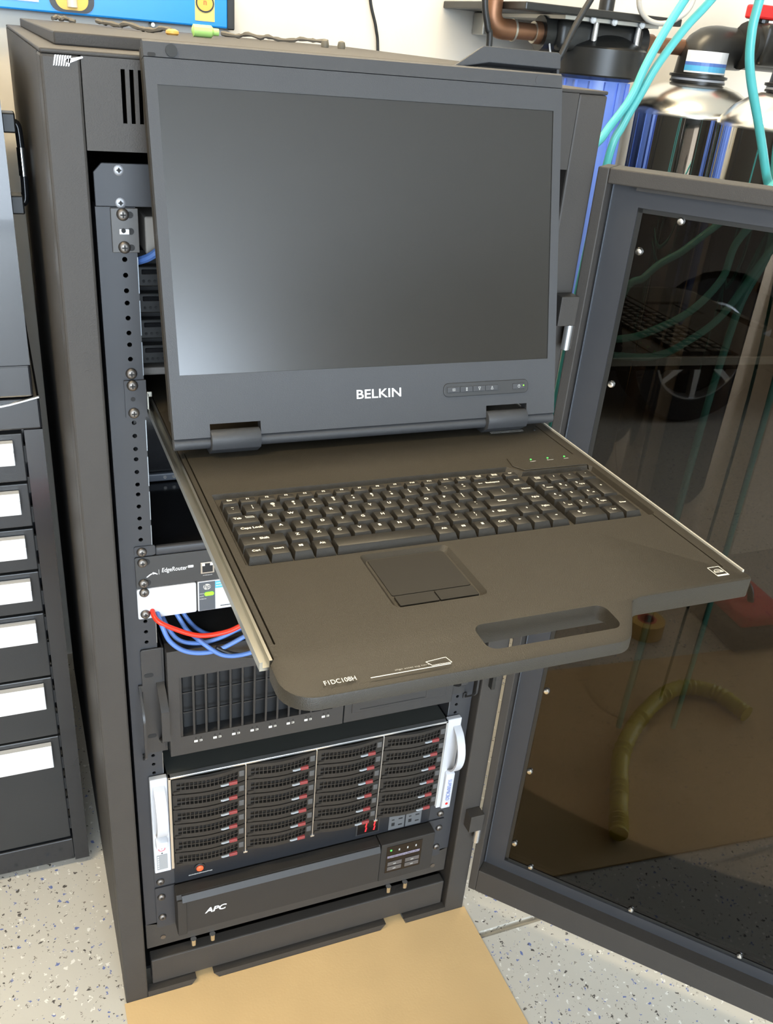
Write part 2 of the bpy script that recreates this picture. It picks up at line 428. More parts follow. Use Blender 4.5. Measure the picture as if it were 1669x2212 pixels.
# perforated mounting rails (a real hole at every position)
def rail(sgn):
    b = MB(); xh = .2325*sgn; xa, xb = sorted((.2580*sgn, .2196*sgn))
    hz = sorted([Z(k)-d for k in range(0, 24) for d in (.00635, .022225, .0381)])
    zc = [.1495] + [(a+c)/2 for a, c in zip(hz, hz[1:])] + [U0]
    n = 8; r = .0027
    for i, z in enumerate(hz):
        z0, z1 = zc[i], zc[i+1]
        ring = []; out = []; back = []
        for k in range(n):
            a = 2*math.pi*(k+.5)/n; c, s_ = math.cos(a), math.sin(a)
            ring.append(b.bm.verts.new((xh+r*c, 0, z+r*s_))); back.append(b.bm.verts.new((xh+r*c, .0025, z+r*s_)))
        q = [(xb, z1), (xa, z1), (xa, z0), (xb, z0)]
        qv = [b.bm.verts.new((x, 0, zz)) for x, zz in q]
        for k in range(n):
            m_ = (k+1) % n
            b.bm.faces.new((ring[k], ring[m_], back[m_], back[k]))
        # corner order: ring k=0,1 (right/top) ... build 4 quads + 4 tris
        idx = {0: (7, 0, 1), 1: (1, 2, 3), 2: (3, 4, 5), 3: (5, 6, 7)}
        # corners: q0=(xb,z1) angle 45deg between ring0(22.5) and ring1(67.5)
        for ci in range(4):
            k0 = ci*2; k1 = ci*2+1
            b.bm.faces.new((qv[ci], ring[k1], ring[k0]))
            b.bm.faces.new((qv[ci], qv[(ci+1) % 4], ring[(k1+1) % n], ring[k1]))
    inner = .2196*sgn
    b.box(min(inner, inner+sgn*.002), max(inner, inner+sgn*.002), 0.0002, .055, .1495, U0)
    o_ = .2560*sgn; b.box(min(o_, o_+sgn*.002), max(o_, o_+sgn*.002), 0.0002, .03, .1495, U0)
    return b.build('mounting_rail', RAILM, rack)
rail(-1); rail(1)
EDG = mat('bare_edge', (.30, .33, .36), .3, .8); b = MB(); b.box(-.0004, .0004, -.0006, .0006, -.041, -.004); EDM = b.mesh('unit_marking', EDG)
for k in range(0, 24):     # pressed bright edges on the return flange, one per unit
    for x_ in (-.2198, .2198): place('unit_marking', EDM, rack, Matrix.Translation((x_, 0, Z(k))))
for z in (1.0850, 1.0660):      # faint plugged holes on the left post
    b = MB(); b.cyl((-.279, YF-.0004, z-.022), (-.279, YF+.001, z-.022), .0032, n=14); b.build('hole_plug', RACK, rack)
# scrape of bare paint near the upper left corner
b = MB(Matrix.Translation((-.2870, YF-.0003, 1.3335)) @ FRONT); random.seed(3)
for i in range(7):
    x = i*.0021; b.prism([(x, -.005), (x+.0012, -.0045), (x+.0034, .0040), (x+.0018, .0036)], FZ, 0, .0002)
b.prism([(.012, -.003), (.026, .0028), (.0255, .0040), (.011, .001)], FZ, 0, .0002)
b.build('paint_scrape', STICKW, rack)
# top bracket with two big screws, left rail, unit 0
b = MB(); b.prism([(-.2440, Z(0)-.0005), (-.2175, Z(0)-.0005), (-.2175, Z(1)+.001), (-.2440, Z(1)+.001)], FX, -.0032, -.0006, .0005); ob_ = b.build('bracket', mat('bracket_bronze_black', (.055, .050, .044), .4), rack)
for z in (Z(0)-.00635, Z(0)-.0381): screw(ob_, -.2325, -.0032, z)
for z in (Z(0)-.00635, Z(0)-.022225, Z(0)-.0381):
    b = MB(); b.cyl((-.2255, -.0036, z-.0004), (-.2255, -.0030, z-.0004), .0033, n=12); b.build('keyhole', DARK, ob_)
b = MB(); b.box(-.2365, -.2270, -.0037, -.0031, Z(0)-.0255, Z(0)-.0205, .0003); b.build('cage_nut', SMSIL, ob_)
b = MB(); b.cyl((-.2325, -.0042, Z(0)-.022), (-.2325, -.0036, Z(0)-.022), .0024, n=10); b.build('cage_nut_hole', DARK, ob_)

# hinged glass door, standing open to the right
DA = 0.8350
dE = Vector((math.cos(DA), -math.sin(DA), 0)); dN = Vector((-math.sin(DA), -math.cos(DA), 0))
DM = Matrix(((dE.x, -dN.x, 0, .2960), (dE.y, -dN.y, 0, -.0273), (0, 0, 1, 0), (0, 0, 0, 1)))   # local x=along door, -y=towards viewer
DW, ZB, ZT = .588, .0635, 1.2658
b = MB(DM)
b.box(0, .0135, 0, .042, ZB, ZT, .0015); b.box(DW-.0135, DW, 0, .042, ZB, ZT, .0015)
b.box(.0135, DW-.0135, 0, .042, ZB, .1150, .0015); b.box(.0135, DW-.0135, 0, .042, 1.2490, ZT, .0015)
door = b.build('door_frame', RACK, rack)
door['label'] = 'open cabinet door frame holding a smoked glass pane'
b = MB(DM)
b.box(.0135, .0490, .025, .028, .1150, 1.2490); b.box(DW-.049, DW-.0135, .025, .028, .1150, 1.2490)
b.box(.0490, DW-.049, .025, .028, .1150, .1370); b.box(.0490, DW-.049, .025, .028, 1.2250, 1.2490)
b.build('inner_panel', RAILM, door)
b = MB(DM); b.box(.0160, .0172, .0215, .025, .118, 1.247); b.build('edge_strip', mat('edge_strip_steel', (.16, .18, .21), .35, .6), door)
b = MB(DM); b.box(.046, DW-.0135, .010, .012, 1.2445, 1.2490); b.build('top_flange', RACK, door)
b = MB(DM); b.box(.0420, DW-.042, .0282, .0322, .130, 1.232); pane = b.build('glass_pane', SMOKE, door); pane['label'] = 'smoked glass pane'
b = MB(DM)   # rubber gasket around the pane
g0, g1 = .0485, .0535
for q in ((.049, .0550, .131, 1.231), (DW-.055, DW-.049, .131, 1.231)): b.box(q[0], q[1], .0276, .0282, q[2], q[3])
b.box(.049, DW-.049, .0276, .0282, .137, .1425); b.box(.049, DW-.049, .0276, .0282, 1.2195, 1.225); b.build('gasket', BLKP, door)
def dscrew(s, z):
    b = MB(DM); b.lathe([(.0050, 0), (.0048, .002), (.0034, .004), (.001, .0046)], (s, .0275, z), 14, 'y'); b.build('pane_screw', SCREWL, door, True)
for i in range(7): dscrew(.0605, 1.1765-.1656*i)
for i in range(7): dscrew(DW-.0605, 1.1765-.1656*i)
for i in range(3): dscrew(.0957+.1752*i, .1440); dscrew(.1002+.1752*i, 1.2168)
# hinges on the right post
for z0 in (1.0530, .1890):
    b = MB(); b.box(.2700, .2950, -.040, -.0196, z0+.031, z0+.067, .001); h_ = b.build('hinge', RACK, rack)
    b = MB(); b.cyl((.2905, -.034, z0), (.2905, -.034, z0+.031), .0052, n=14); b.build('hinge_pin', SMSIL, h_, True)
    b = MB(); b.box(.2935, .3000, -.0330, -.0296, z0, z0+.029); b.build('hinge_leaf', RACK, h_)
b = MB(); b.box(.2720, .2780, -.030, -.0196, .515, .575, .001); b.build('latch_keeper', BLKP, rack)

# ================================================================== KVM console drawer
TZ = 0.9965
kvm = thing('kvm_console', 'pulled-out black KVM console drawer with flip-up screen, keyboard and touchpad', 'console', (0, -.2, TZ-.02))
def arc(cx, cy, r, a0, a1, n=6): return [(cx+r*math.cos(R(a0+(a1-a0)*i/n)), cy+r*math.sin(R(a0+(a1-a0)*i/n))) for i in range(n+1)]
# outline in x,y (y negative towards the viewer)
OUT = [(-.2070, -.02), (-.2070, -.484), (-.2110, -.490)] + arc(-.1870, -.5060, .0240, 180, 270, 7) + arc(.0480, -.5100, .0200, 270, 325, 5) + \
      [(.0905, -.4850), (.1000, -.4825), (.2140, -.4825), (.2165, -.4800), (.2165, -.4720), (.2148, -.4700), (.2148, -.02)]
b = MB(); b.prism(OUT, FZ, TZ-.0190, TZ, .0018, 2)
tray = b.build('tray', PLAS, kvm)
def cutter(poly, z0, z1, inset=0.0):
    t = MB(); n = len(poly); cx = sum(p[0] for p in poly)/n; cy = sum(p[1] for p in poly)/n
    A = []
    B = [t.bm.verts.new((p, q, z1)) for p, q in poly]
    for i, (p, q) in enumerate(poly):
        if inset:
            d = Vector((cx-p, cy-q)); sx = inset*(1 if d.x > 0 else -1); sy = inset*(1 if d.y > 0 else -1)
            A.append(t.bm.verts.new((p+sx, q+sy, z0)))
        else: A.append(t.bm.verts.new((p, q, z0)))
    t.bm.faces.new(A[::-1]); t.bm.faces.new(B)
    for i in range(n): t.bm.faces.new((A[i], A[(i+1) % n], B[(i+1) % n], B[i]))
    return t.build('cut', None)
slot = rrect(-.0545, .0620, -.5140, -.4840, .0085, 5)
KR = [(-.1955, -.2300), (-.1955, -.3590), (-.1915, -.3625), (.2030, -.3590), (.2065, -.3555), (.2065, -.2470), (.2035, -.2440), (.1235, -.2440), (.1120, -.2300)]
cut = [cutter(slot, TZ-.03, TZ+.01), cutter(KR, TZ-.0045, TZ+.0006, .0026), cutter(rrect(-.1020, -.0200, -.4480, -.3650, .006, 4), TZ-.0036, TZ+.0004, .0042),
       cutter(rrect(-.2026, -.2012, -.4690, -.1320, .0006, 2), TZ-.004, TZ+.001), cutter(rrect(.2012, .2026, -.4600, -.1320, .0006, 2), TZ-.004, TZ+.001)]
# thinner handle: scoop the underside of the front overhang
t_ = MB(); t_.box(-.25, .0930, -.56, -.4835, TZ-.03, TZ-.0135); cut.append(t_.build('cut', None))
boolean(tray, cut)
bm_ = bmesh.new(); bm_.from_mesh(tray.data); bmesh.ops.bisect_plane(bm_, geom=list(bm_.verts)+list(bm_.edges)+list(bm_.faces), plane_co=(0, -.4790, 0), plane_no=(0, 1, 0))
for v in bm_.verts:
    if v.co.y < -.4791 and v.co.z > TZ-.006: v.co.z += (v.co.y+.4790)*.05
bm_.to_mesh(tray.data); bm_.free(); tray.data.materials.clear(); tray.data.materials.append(PLAS); shade(tray.data, .5)
# slides
for s in (-1, 1):
    b = MB()
    for x0, x1, z0, z1 in (((.2148, .2170, -.0085, -.0012), (.2100, .2148, -.0085, -.0060), (.2078, .2100, -.0085, -.0006)) if s < 0 else ((.2150, .2168, -.0110, .0010),)):
        b.box(*sorted((s*x0, s*x1)), -.4855 if s < 0 else -.470, .30, TZ+z0, TZ+z1)
    b.build('slide', STEEL if s < 0 else SLIDER, kvm)
    b = MB(); b.box(*sorted((s*.2410, s*.2180)), -.0028, -.0006, Z(5)+.001, Z(4)-.001); e_ = b.build('ear', RAILM, kvm)
    for z in (Z(4)-.00635, Z(4)-.0381): screw(e_, s*.2325, -.0028, z)
    b = MB(); b.cyl((s*.2325, -.0031, Z(4)-.0222), (s*.2325, -.0027, Z(4)-.0222), .0026, n=10); b.build('hole', DARK, e_)
for s in (-1, 1): screw(rack, s*.2325, -.0004, Z(3)-.0381)
b = MB(); b.box(-.2066, .2066, -.0205, .30, TZ-.0185, TZ-.001); b.build('rear_body', PLAS, kvm)
b = MB(); b.box(-.2175, -.2160, -.004, .012, TZ-.002, TZ+.016); b.box(-.2175, -.2120, -.004, -.002, TZ+.012, TZ+.018, .0006); b.build('slide_latch', STEEL, kvm)
# keys -----------------------------------------------------------
KEYC = {}
KZ = TZ-.0044
def keymesh(w, h):
    k = (round(w, 4), round(h, 4))
    if k in KEYC: return KEYC[k]
    x, y = w/2-.0005, h/2-.0005; H = .0070
    t = MB(); t.hexa([(-x, -y, 0), (x, -y, 0), (x, y, 0), (-x, y, 0), (-x+.0018, -y+.0038, H-.0004), (x-.0018, -y+.0038, H-.0004), (x-.0018, y-.0007, H), (-x+.0018, y-.0007, H)])
    es = [e for e in t.bm.edges if e.verts[0].co.z > .003 and e.verts[1].co.z > .003]
    bmesh.ops.bevel(t.bm, geom=es, offset=.0006, segments=2, affect='EDGES', profile=.5)
    KEYC[k] = t.mesh('key', KEYM, True); return KEYC[k]
def key(x0, x1, yc, h, leg=None, lh=.0030, sub=None, lx=None):
    xc = (x0+x1)/2
    o = place('key', keymesh(x1-x0, h), kvm, Matrix.Translation((xc, -yc, KZ)))
    if leg is not None:
        P = leg if isinstance(leg, list) else [(leg, 0, 0, lh)]
        for s_, dx, dy, hh in P:
            M = Matrix.Translation((xc+dx, -yc+.0028+dy, KZ+.00715))
            if s_ == 'WIN':
                bars([(-.0018, -.0002, .0002, .0014), (.0002, .0018, .0003, .0015), (-.0018, -.0002, -.0014, -.0002), (.0002, .0018, -.0014, -.0001)], CREAM, o, M, 'legend')
            elif s_ == 'MENU': bars([(-.0012, .0012, .0010, .0018), (-.0012, .0012, -.0002, .0006), (-.0012, .0012, -.0014, -.0006)], CREAM, o, M, 'legend')
            elif s_ == 'TABARROW': bars([(-.0035, .0035, .0008, .0012), (-.0038, -.0034, .0002, .0018), (-.0035, .0035, -.0012, -.0008), (.0034, .0038, -.0018, -.0002)], CREAM, o, M, 'legend')
            elif s_[0] == '@' and len(s_) > 1:     # arrows
                q = {'@L': 90, '@R': -90, '@U': 0, '@D': 180}[s_[:2]]
                b_ = MB(M @ Matrix.Rotation(R(q), 4, 'Z')); b_.prism([(-.0011, .0002), (.0011, .0002), (0, .0016)], FZ, 0, .0001); ln = .003 if len(s_) > 2 else .0012
                b_.box(-.0003, .0003, -ln, .0003, 0, .0001); b_.build('legend', CREAM, o)
            else: text(s_, CREAM, o, M, (0, 0, 0), h=hh*1.18, name='legend', bold=.028)
    return o
P_ = .0190
def row(x, yc, items, h=.0188, lh=.0032):
    for it in items:
        w, leg = it; key(x, x+w, yc, h, leg, lh); x += w
def two(a, c): return [(a, 0, .0016, .0024), (c, 0, -.0024, .0024)]
# function row
key(-.1920, -.1745, .2525, .0125, 'Esc', .0021)
for i in range(12): key(-.1757+.01812*i, -.1757+.01812*(i+1), .2525, .0125, 'F%d' % (i+1), .0020)
for i, s_ in enumerate((['Prt Sc', 'SysRq'], ['Scroll', 'Lock'], ['Pause', 'Break'], ['Del'])):
    x0 = .0417+.0179*i
    key(x0, x0+.0179, .2525, .0125, [(s_[0], 0, .0008 if len(s_) > 1 else 0, .0015)] + ([(s_[1], 0, -.0012, .0015)] if len(s_) > 1 else []))
y1_, y2_, y3_, y4_, y5_ = .2685, .2877, .3069, .3261, .3453
key(-.1920, -.1757, y1_, .0188, two('~', '`'))
x = -.1757
for a, c in zip('!@#$%^&*()_+', '1234567890-='):
    key(x, x+.0191, y1_, .0188, two(a, c)); x += .0191
key(x, .0935, y1_, .0188, [('Backspace', .003, 0, .0022), ('@L..', -.0115, 0, .002)]); key(.0935, .1135, y1_, .0188, 'End', .0022)
key(-.1920, -.1644, y2_, .0188, [('Tab', -.006, 0, .0027), ('TABARROW', .005, .0005, .003)])
x = -.1644
for ch in 'QWERTYUIOP': key(x, x+.01887, y2_, .0188, ch); x += .01887
for ch in ('{[', '}]'): key(x, x+.01887, y2_, .0188, two(ch[0], ch[1])); x += .01887
key(x, .0935, y2_, .0188, two('|', '\\')); key(.0935, .1135, y2_, .0188, 'Home', .0022)
key(-.1920, -.1602, y3_, .0188, 'Caps Lock', .0027)
x = -.1602
for ch in 'ASDFGHJKL': key(x, x+.01897, y3_, .0188, ch); x += .01897
for ch in (':;', '"\''): key(x, x+.01897, y3_, .0188, two(ch[0], ch[1])); x += .01897
key(x, .0935, y3_, .0188, [('Enter', -.004, 0, .0025), ('@L...', .009, 0, .002)]); key(.0935, .1135, y3_, .0188, 'PgUp', .0022)
key(-.1920, -.1508, y4_, .0188, [('Shift', .001, 0, .0027), ('@U', -.008, 0, .003)])
x = -.1508
for ch in 'ZXCVBNM': key(x, x+.01886, y4_, .0188, ch); x += .01886
for ch in ('<,', '>.', '?/'): key(x, x+.01886, y4_, .0188, two(ch[0], ch[1])); x += .01886
key(x, .0725, y4_, .0188, [('Shift', .001, 0, .0027), ('@U', -.008, 0, .003)]); key(.0725, .0935, y4_, .0188, '@U'); key(.0935, .1135, y4_, .0188, 'PgDn', .0022)
for x0, x1, lg, hh in ((-.1920, -.1730, 'Ctrl', .0025), (-.1730, -.1535, 'Insert', .0021), (-.1535, -.1350, 'WIN', .003), (-.1350, -.1160, 'Alt', .0025), (-.1160, -.0220, None, 0),
                       (-.0220, -.0025, 'Alt', .0025), (-.0025, .0165, 'WIN', .003), (.0165, .0360, 'MENU', .003), (.0360, .0555, 'Ctrl', .0025), (.0555, .0740, '@L', 0), (.0740, .0935, '@D', 0), (.0935, .1135, '@R', 0)):
    key(x0, x1, y5_, .0188, lg, hh)
# number pad
kx = [.1182, .1372, .1562, .1752, .1942]
def kp(c0, c1, r0, r1, leg, hh=.0026):
    ys = [y1_, y2_, y3_, y4_, y5_]; yc = (ys[r0]+ys[r1])/2; key(kx[c0], kx[c1], yc, .0188+.0192*(r1-r0), leg, hh)
kp(0, 1, 0, 0, [('Num', 0, .0012, .0018), ('Lock', 0, -.0014, .0018)]); kp(1, 2, 0, 0, '/'); kp(2, 3, 0, 0, '*'); kp(3, 4, 0, 0, '-')
for c_, (a, s_) in enumerate((('7', 'Home'), ('8', '@U'), ('9', 'PgUp'))): kp(c_, c_+1, 1, 1, [(a, -.003, .001, .0026), (s_, .001, -.0032, .0017)])
for c_, (a, s_) in enumerate((('4', '@L'), ('5', None), ('6', '@R'))): kp(c_, c_+1, 2, 2, [(a, -.002, .001, .0026)] + ([(s_, .002, -.003, .0017)] if s_ else []))
for c_, (a, s_) in enumerate((('1', 'End'), ('2', '@D'), ('3', 'PgDn'))): kp(c_, c_+1, 3, 3, [(a, -.003, .001, .0026), (s_, .001, -.0032, .0017)])
kp(0, 2, 4, 4, [('0', -.008, .001, .0026), ('Ins', -.005, -.003, .0017)]); kp(2, 3, 4, 4, [('.', -.002, .001, .0026), ('Del', .001, -.002, .0018)])
kp(3, 4, 1, 2, '+'); kp(3, 4, 3, 4, 'Enter', .0020)
# touchpad
b = MB(); b.prism(rrect(-.0955, -.0262, -.4270, -.3705, .002, 3), FZ, TZ-.0038, TZ-.0028, .0004); b.build('touchpad', PADM, kvm)
for x0, x1 in ((-.0950, -.0613), (-.0605, -.0268)):
    b = MB(); b.prism(rrect(x0, x1, -.4430, -.4290, .0012, 3), FZ, TZ-.0038, TZ-.0018, .0005); b.build('touchpad_button', PADM, kvm)
# status lights and prints on the tray
TM = Matrix.Translation((0, 0, TZ+.0001))
b = MB(); b.prism([(.1260, -.2430), (.1180, -.2310), (.1215, -.2120), (.1960, -.2120), (.2020, -.2180), (.2020, -.2430)], FZ, TZ-.0002, TZ+.0012, .0006); b.build('light_panel', PLAS, kvm)
rn = random.Random(5)
for i, x in enumerate((.1455, .1660, .1867)):
    b = MB(); b.cyl((x, -.2210, TZ+.0010), (x, -.2210, TZ+.0018), .0010, n=10); b.build('status_light', LEDGS, kvm)
    bars(smudge(x-.003, x+.0045-.002*(i == 2), -.2255, .0013, rn), PRINTG, kvm, Matrix.Translation((0, 0, TZ+.0013)))
bars(smudge(.148, .165, -.1385, .0012, rn) + smudge(.138, .180, -.1415, .0011, rn) + smudge(.138, .180, -.1445, .0011, rn), PRINTG, kvm, TM)
text('F1DC108H', CREAM, kvm, TM, (-.1709, -.5200, 0), w=.0225, h=.0046, bold=.002)
text('align asset tag here', PRINTG, kvm, TM, (-.1180, -.5195, 0), w=.026, h=.0018)
bars([(-.150, -.090, -.5232, -.5226)], CREAM, kvm, TM, 'guide_line')
b = MB(TM)
def outline(P, w):
    for i in range(len(P)):
        a = Vector(P[i]); c = Vector(P[(i+1) % len(P)]); d = (c-a).normalized(); n_ = Vector((-d.y, d.x))*w/2
        b.prism([tuple(a-n_), tuple(c-n_), tuple(c+n_), tuple(a+n_)], FZ, 0, .0001)
outline([(-.1065, -.5165), (-.0905, -.5150), (-.0885, -.5215), (-.1035, -.5215)], .0004); b.build('asset_tag_mark', CREAM, kvm)
b = MB(TM); outline([(.1868, -.4580), (.1988, -.4580), (.1988, -.4720), (.1868, -.4720)], .0005); outline(arc(.1928, -.4665, .0045, 0, 180, 8), .0004)
b.box(.1872, .1984, -.4716, -.4702, 0, .0001); b.build('efficiency_mark', CREAM, kvm); text('energy', CREAM, kvm, TM, (.1930, -.4650, 0), w=.0085)
b = MB(); b.cyl((.1935, -.1450, TZ-.0005), (.1935, -.1450, TZ+.0012), .0016, n=8); b.build('stop_pin', DARK, kvm)

# flip-up display ------------------------------------------------
LT = 0.2712
LM = Matrix(((1, 0, 0, .0006), (0, math.sin(LT), -math.cos(LT), -.1303), (0, math.cos(LT), math.sin(LT), 1.0759), (0, 0, 0, 1)))   # x, up, towards viewer
LX, T0, T1 = .2140, -.0610, .2915
def LF(p, q, r): return (p, q, r)
b = MB(LM)
xs0, xs1, t0, t1 = -.204, .204, 0.0, .255
b.box(-LX, xs0, t0, t1, -.012, 0); b.box(xs1, LX, t0, t1, -.012, 0)
b.box(-LX, LX, t1, .2766, -.012, 0)
b.prism([(.2774, -.012), (.2774, -.0002), (.2895, -.0012), (.2915, -.003), (.2915, -.012)], FY, -LX, LX)
b.box(-LX, LX, -.0480, t0, -.012, 0)
for x0, x1 in ((-LX, -.1785), (-.1275, .1270), (.1780, LX)): b.box(x0, x1, T0, -.0480, -.012, 0)
lid = b.build('display_lid', BEZEL, kvm); lid['label'] = 'flip-up screen lid with dark grey bezel'
b = MB(LM); b.box(xs0, xs1, t0, t1, -.012, -.0010); sc_ = b.build('screen', SCREEN, lid); sc_['label'] = 'dark matte LCD panel, switched off'
b = MB(LM)
for x0, x1 in ((-LX, -.1785), (-.1275, .1270), (.1780, LX)): b.cyl((x0, -.0665, -.0065), (x1, -.0665, -.0065), .0062, n=20)
b.build('hinge_tube', BEZEL, lid, True)
b = MB(LM); b.box(-LX, LX, -.0465, .2890, -.026, -.0122, .002); b.build('rear_cover', PLAS, lid)
b = MB(LM); b.prism([(.0930, .2925), (.1270, .3135), (.2150, .3135), (.2175, .3115), (.2175, .2980), (.1330, .2985), (.1010, .2925)], LF, -.0260, -.0095, .0010)
b.box(.2145, .2175, .2800, .2982, -.026, -.0125); b.build('lid_lip', BEZEL, lid)
b = MB(LM); b.prism([(.1010, .2800), (.1010, .2920), (.1330, .2983), (.2140, .2983), (.2140, .2800)], LF, -.0265, -.0235); b.build('lip_gap_shade', BLKP, lid)  # black strip standing in for the shadow below the lip overhang
b = MB(LM); b.cyl((-.1895, .2830, -.002), (-.1895, .2830, .0008), .0052, n=20); b.build('bumper', BLKP, lid, True)
b = MB(LM); b.prism(rrect(-.2105, -.2035, .2775, .2805, .0012, 3), LF, -.0012, .0001); b.build('latch_hole', DARK, lid)
b = MB(LM); b.cyl((.1870, .2830, -.002), (.1870, .2830, -.0003), .0050, n=20); b.build('bumper', BEZEL, lid, True)
text('BELKIN', WHITE, lid, LM, (.0005, -.0275, .0003), w=.0500, h=.0092, bold=.012)
b = MB(LM); b.prism(rrect(.0750, .1790, -.0360, -.0212, .0055, 5), LF, -.0005, .0014, .0007); b.build('button_frame', DGREY, lid)
icons = [0, 1, 2, 3, 4]
for i, (x0, x1) in enumerate(((.0788, .0939), (.0943, .1094), (.1098, .1249), (.1253, .1404), (.1590, .1740))):
    b = MB(LM); b.box(x0, x1, -.0315, -.0252, .0010, .0024, .0006); bt = b.build('button', BEZEL, lid)
    cx, cy = (x0+x1)/2, -.0283; b = MB(LM @ Matrix.Translation((cx, cy, .0025)))
    if i == 0:
        for a in (0, 90, 180, 270): b.prism([(.0022*math.cos(R(a+q)), .0018*math.sin(R(a+q))) for q in (15, 75)] + [(.0013*math.cos(R(a+q)), .0011*math.sin(R(a+q))) for q in (75, 15)], FZ, 0, .0001)
        b.prism([(.0006*math.cos(R(k*60)), .0006*math.sin(R(k*60))) for k in range(6)], FZ, 0, .0001)
    elif i == 1:
        for k in range(3): b.box(-.0010, .0010, -.0017+k*.0013, -.0009+k*.0013, 0, .0001)
    elif i in (2, 3):
        s_ = -1 if i == 2 else 1
        outline([(-.0013, -.0016*s_), (.0013, -.0016*s_), (0, .0018*s_)], .0005)
    else:
        outline([(.0014*math.cos(R(k*45)), .0016*math.sin(R(k*45))) for k in range(8)], .0005); b.box(-.0002, .0002, 0, .0014, 0, .0001)
    b.build('icon', PRINTG, bt)
b = MB(LM); b.cyl((.1722, -.0277, .0022), (.1722, -.0277, .0027), .0007, n=8); b.build('power_light', LEDG, lid)
# hinge blocks standing on the tray
for x0, x1 in ((-.1778, -.1282), (.1277, .1773)):
    b = MB(); prof = [(-.1380, TZ-.001), (-.1530, TZ+.0095)] + [(-.1450+.0095*math.cos(R(a)), TZ+.0178+.0095*math.sin(R(a))) for a in (200, 170, 140, 110, 80, 50, 20)] + [(-.1180, TZ-.001)]
    b.prism(prof, FY, x0, x1, .0006); b.build('hinge_block', BEZEL, kvm, True)

# ================================================================== equipment below and above the console
def ears(t, k0, k1, y=-.003, m=RAILM, sides=(-1, 1), rows=None, xin=.2110):
    for s in sides:
        b = MB(); b.prism(rrect(*sorted((s*.2412, s*xin)), Z(k1)+.0006, Z(k0)-.0006, .0018, 2), FX, y, y+.0026); e_ = b.build('ear', m, t)
        for z in (rows or (Z(k0)-.00635, Z(k1)+.00635)): screw(e_, s*.2325, y, z)
# --- unit 0 shelf device with pale end, blue strip
t = thing('rackmount_box', 'shallow pale grey box mounted behind the screen at the top of the rack', 'rack unit', (0, .2, Z(1)))
b = MB(); b.box(-.2085, .2085, .018, .40, Z(1)-.006, Z(0)-.012, .002); b.build('body', mat('aged_beige_metal', (.33, .30, .26), .5), t)
b = MB(); b.box(-.1995, .1995, .014, .018, Z(1)-.002, Z(0)-.016, .001); b.build('front_panel', LIGHTG, t)
b = MB(); b.tube(smooth_path([(-.222, .03, 1.146), (-.206, .012, 1.1555), (-.19, .008, 1.168), (-.17, .02, 1.175), (-.14, .05, 1.178)]), .0042); tag(b.build('blue_patch_cable', BLUEC, None, True), 'short blue cable curving out behind the upper left corner of the screen', 'cable')
# --- black vented device stack, units 1-3
t = thing('vented_chassis', 'black vented chassis with stacked slots seen left of the screen', 'rack unit', (0, .25, Z(4)))
b = MB(); b.box(-.2160, .2160, .065, .45, Z(3.9), Z(1.25)); b.build('body', DARK, t)
for r_ in range(4):
    zc = 1.1262-.0292*r_
    for c_ in range(10):
        x0 = -.2155+.0431*c_
        b = MB(); b.box(x0, x0+.0405, .052, .066, zc-.0115, zc+.0105, .0015); o = b.build('slot_module', BLKP, t)
        b = MB(); b.box(x0+.006, x0+.034, .0505, .0525, zc+.002, zc+.0072, .0008); b.build('latch', BLKG, o)
        b = MB()
        for q in range(5): b.cyl((x0+.008+.006*q, .0512, zc-.0055), (x0+.008+.006*q, .0525, zc-.0055), .0016, n=8)
        b.build('vent_hole', DARK, o)
b = MB(); b.box(-.2165, .2165, .045, .40, 1.0160, 1.0250, .002); b.build('tray', mat('tray_taupe', (.22, .20, .18), .45), t)
# --- shelf in unit 8 and dark device in 5-7
t = thing('rack_shelf', 'black cantilever shelf below the console drawer, left part visible', 'shelf', (0, .2, Z(9)))
b = MB(); b.box(-.2165, .2165, .004, .40, .8060, .8085); b.build('deck', BLKG, t)
b = MB(); b.box(-.2165, .2165, -.002, .006, .8050, .8170, .003, 3); b.build('front_lip', RAILM, t, True)
ears(t, 8.68, 9, -.0016, RAILM, rows=(Z(9)+.00635,), xin=.2165)
t = thing('black_appliance', 'glossy black box sitting on the shelf under the keyboard drawer', 'device', (0, .3, .8085))
b = MB(); b.box(-.212, .212, .20, .55, .8087, .955, .003); b.build('body', BLKG, t)
b = MB(); b.box(-.212, .212, .192, .20, .8060+.004, .8215, .002); b.build('bottom_trim', mat('grey_trim', (.10, .11, .13), .35), t)
for x in (-.172, -.160):
    b = MB(); b.cyl((x, .1905, .8165), (x, .193, .8165), .0025, n=8); b.build('foot_screw', SCREWL, t)

# --- router, unit 9
t = thing('router', 'thin dark grey rack router with white EdgeRouter lettering and console port', 'router', (0, .1, Z(10)))
k = 9; b = MB(); b.box(-.2180, .2180, .0002, .25, Z(10)+.001, Z(9)-.001); b.build('chassis', DARK, t)
b = MB(); b.prism(rrect(-.2412, .2412, Z(10)+.0005, Z(9)-.0008, .0018, 2), FX, -.003, .0, .0003); fp = b.build('faceplate', DGREY, t)
b = MB(FRONT @ Matrix.Translation((0, 0, .0031)))
for x in (-.2320, .2320):
    for z in (Z(9)-.0078, Z(10)+.0075): b.prism(rrect(x-.006, x+.0085, z-.0045, z+.0045, .0044, 4), FZ, 0, .0002)
b.build('mounting_slot', DARK, fp)
for s in (-1, 1):
    for z in (Z(9)-.0078, Z(10)+.0075): screw(t, s*.2325, -.0031, z)
FM = FRONT @ Matrix.Translation((0, 0, .0032))
text('EdgeRouter', WHITE, t, FM, (-.1945, .7838, 0), w=.0310, h=.0078, shear=.12, bold=.004)
b = MB(FM); b.prism(rrect(-.1783, -.1715, .7838, .7872, .0006, 2), FZ, 0, .0001); b.build('badge', WHITE, t)
bars([(-.2137, -.2134, .7795, .7865)], WHITE, t, FM)
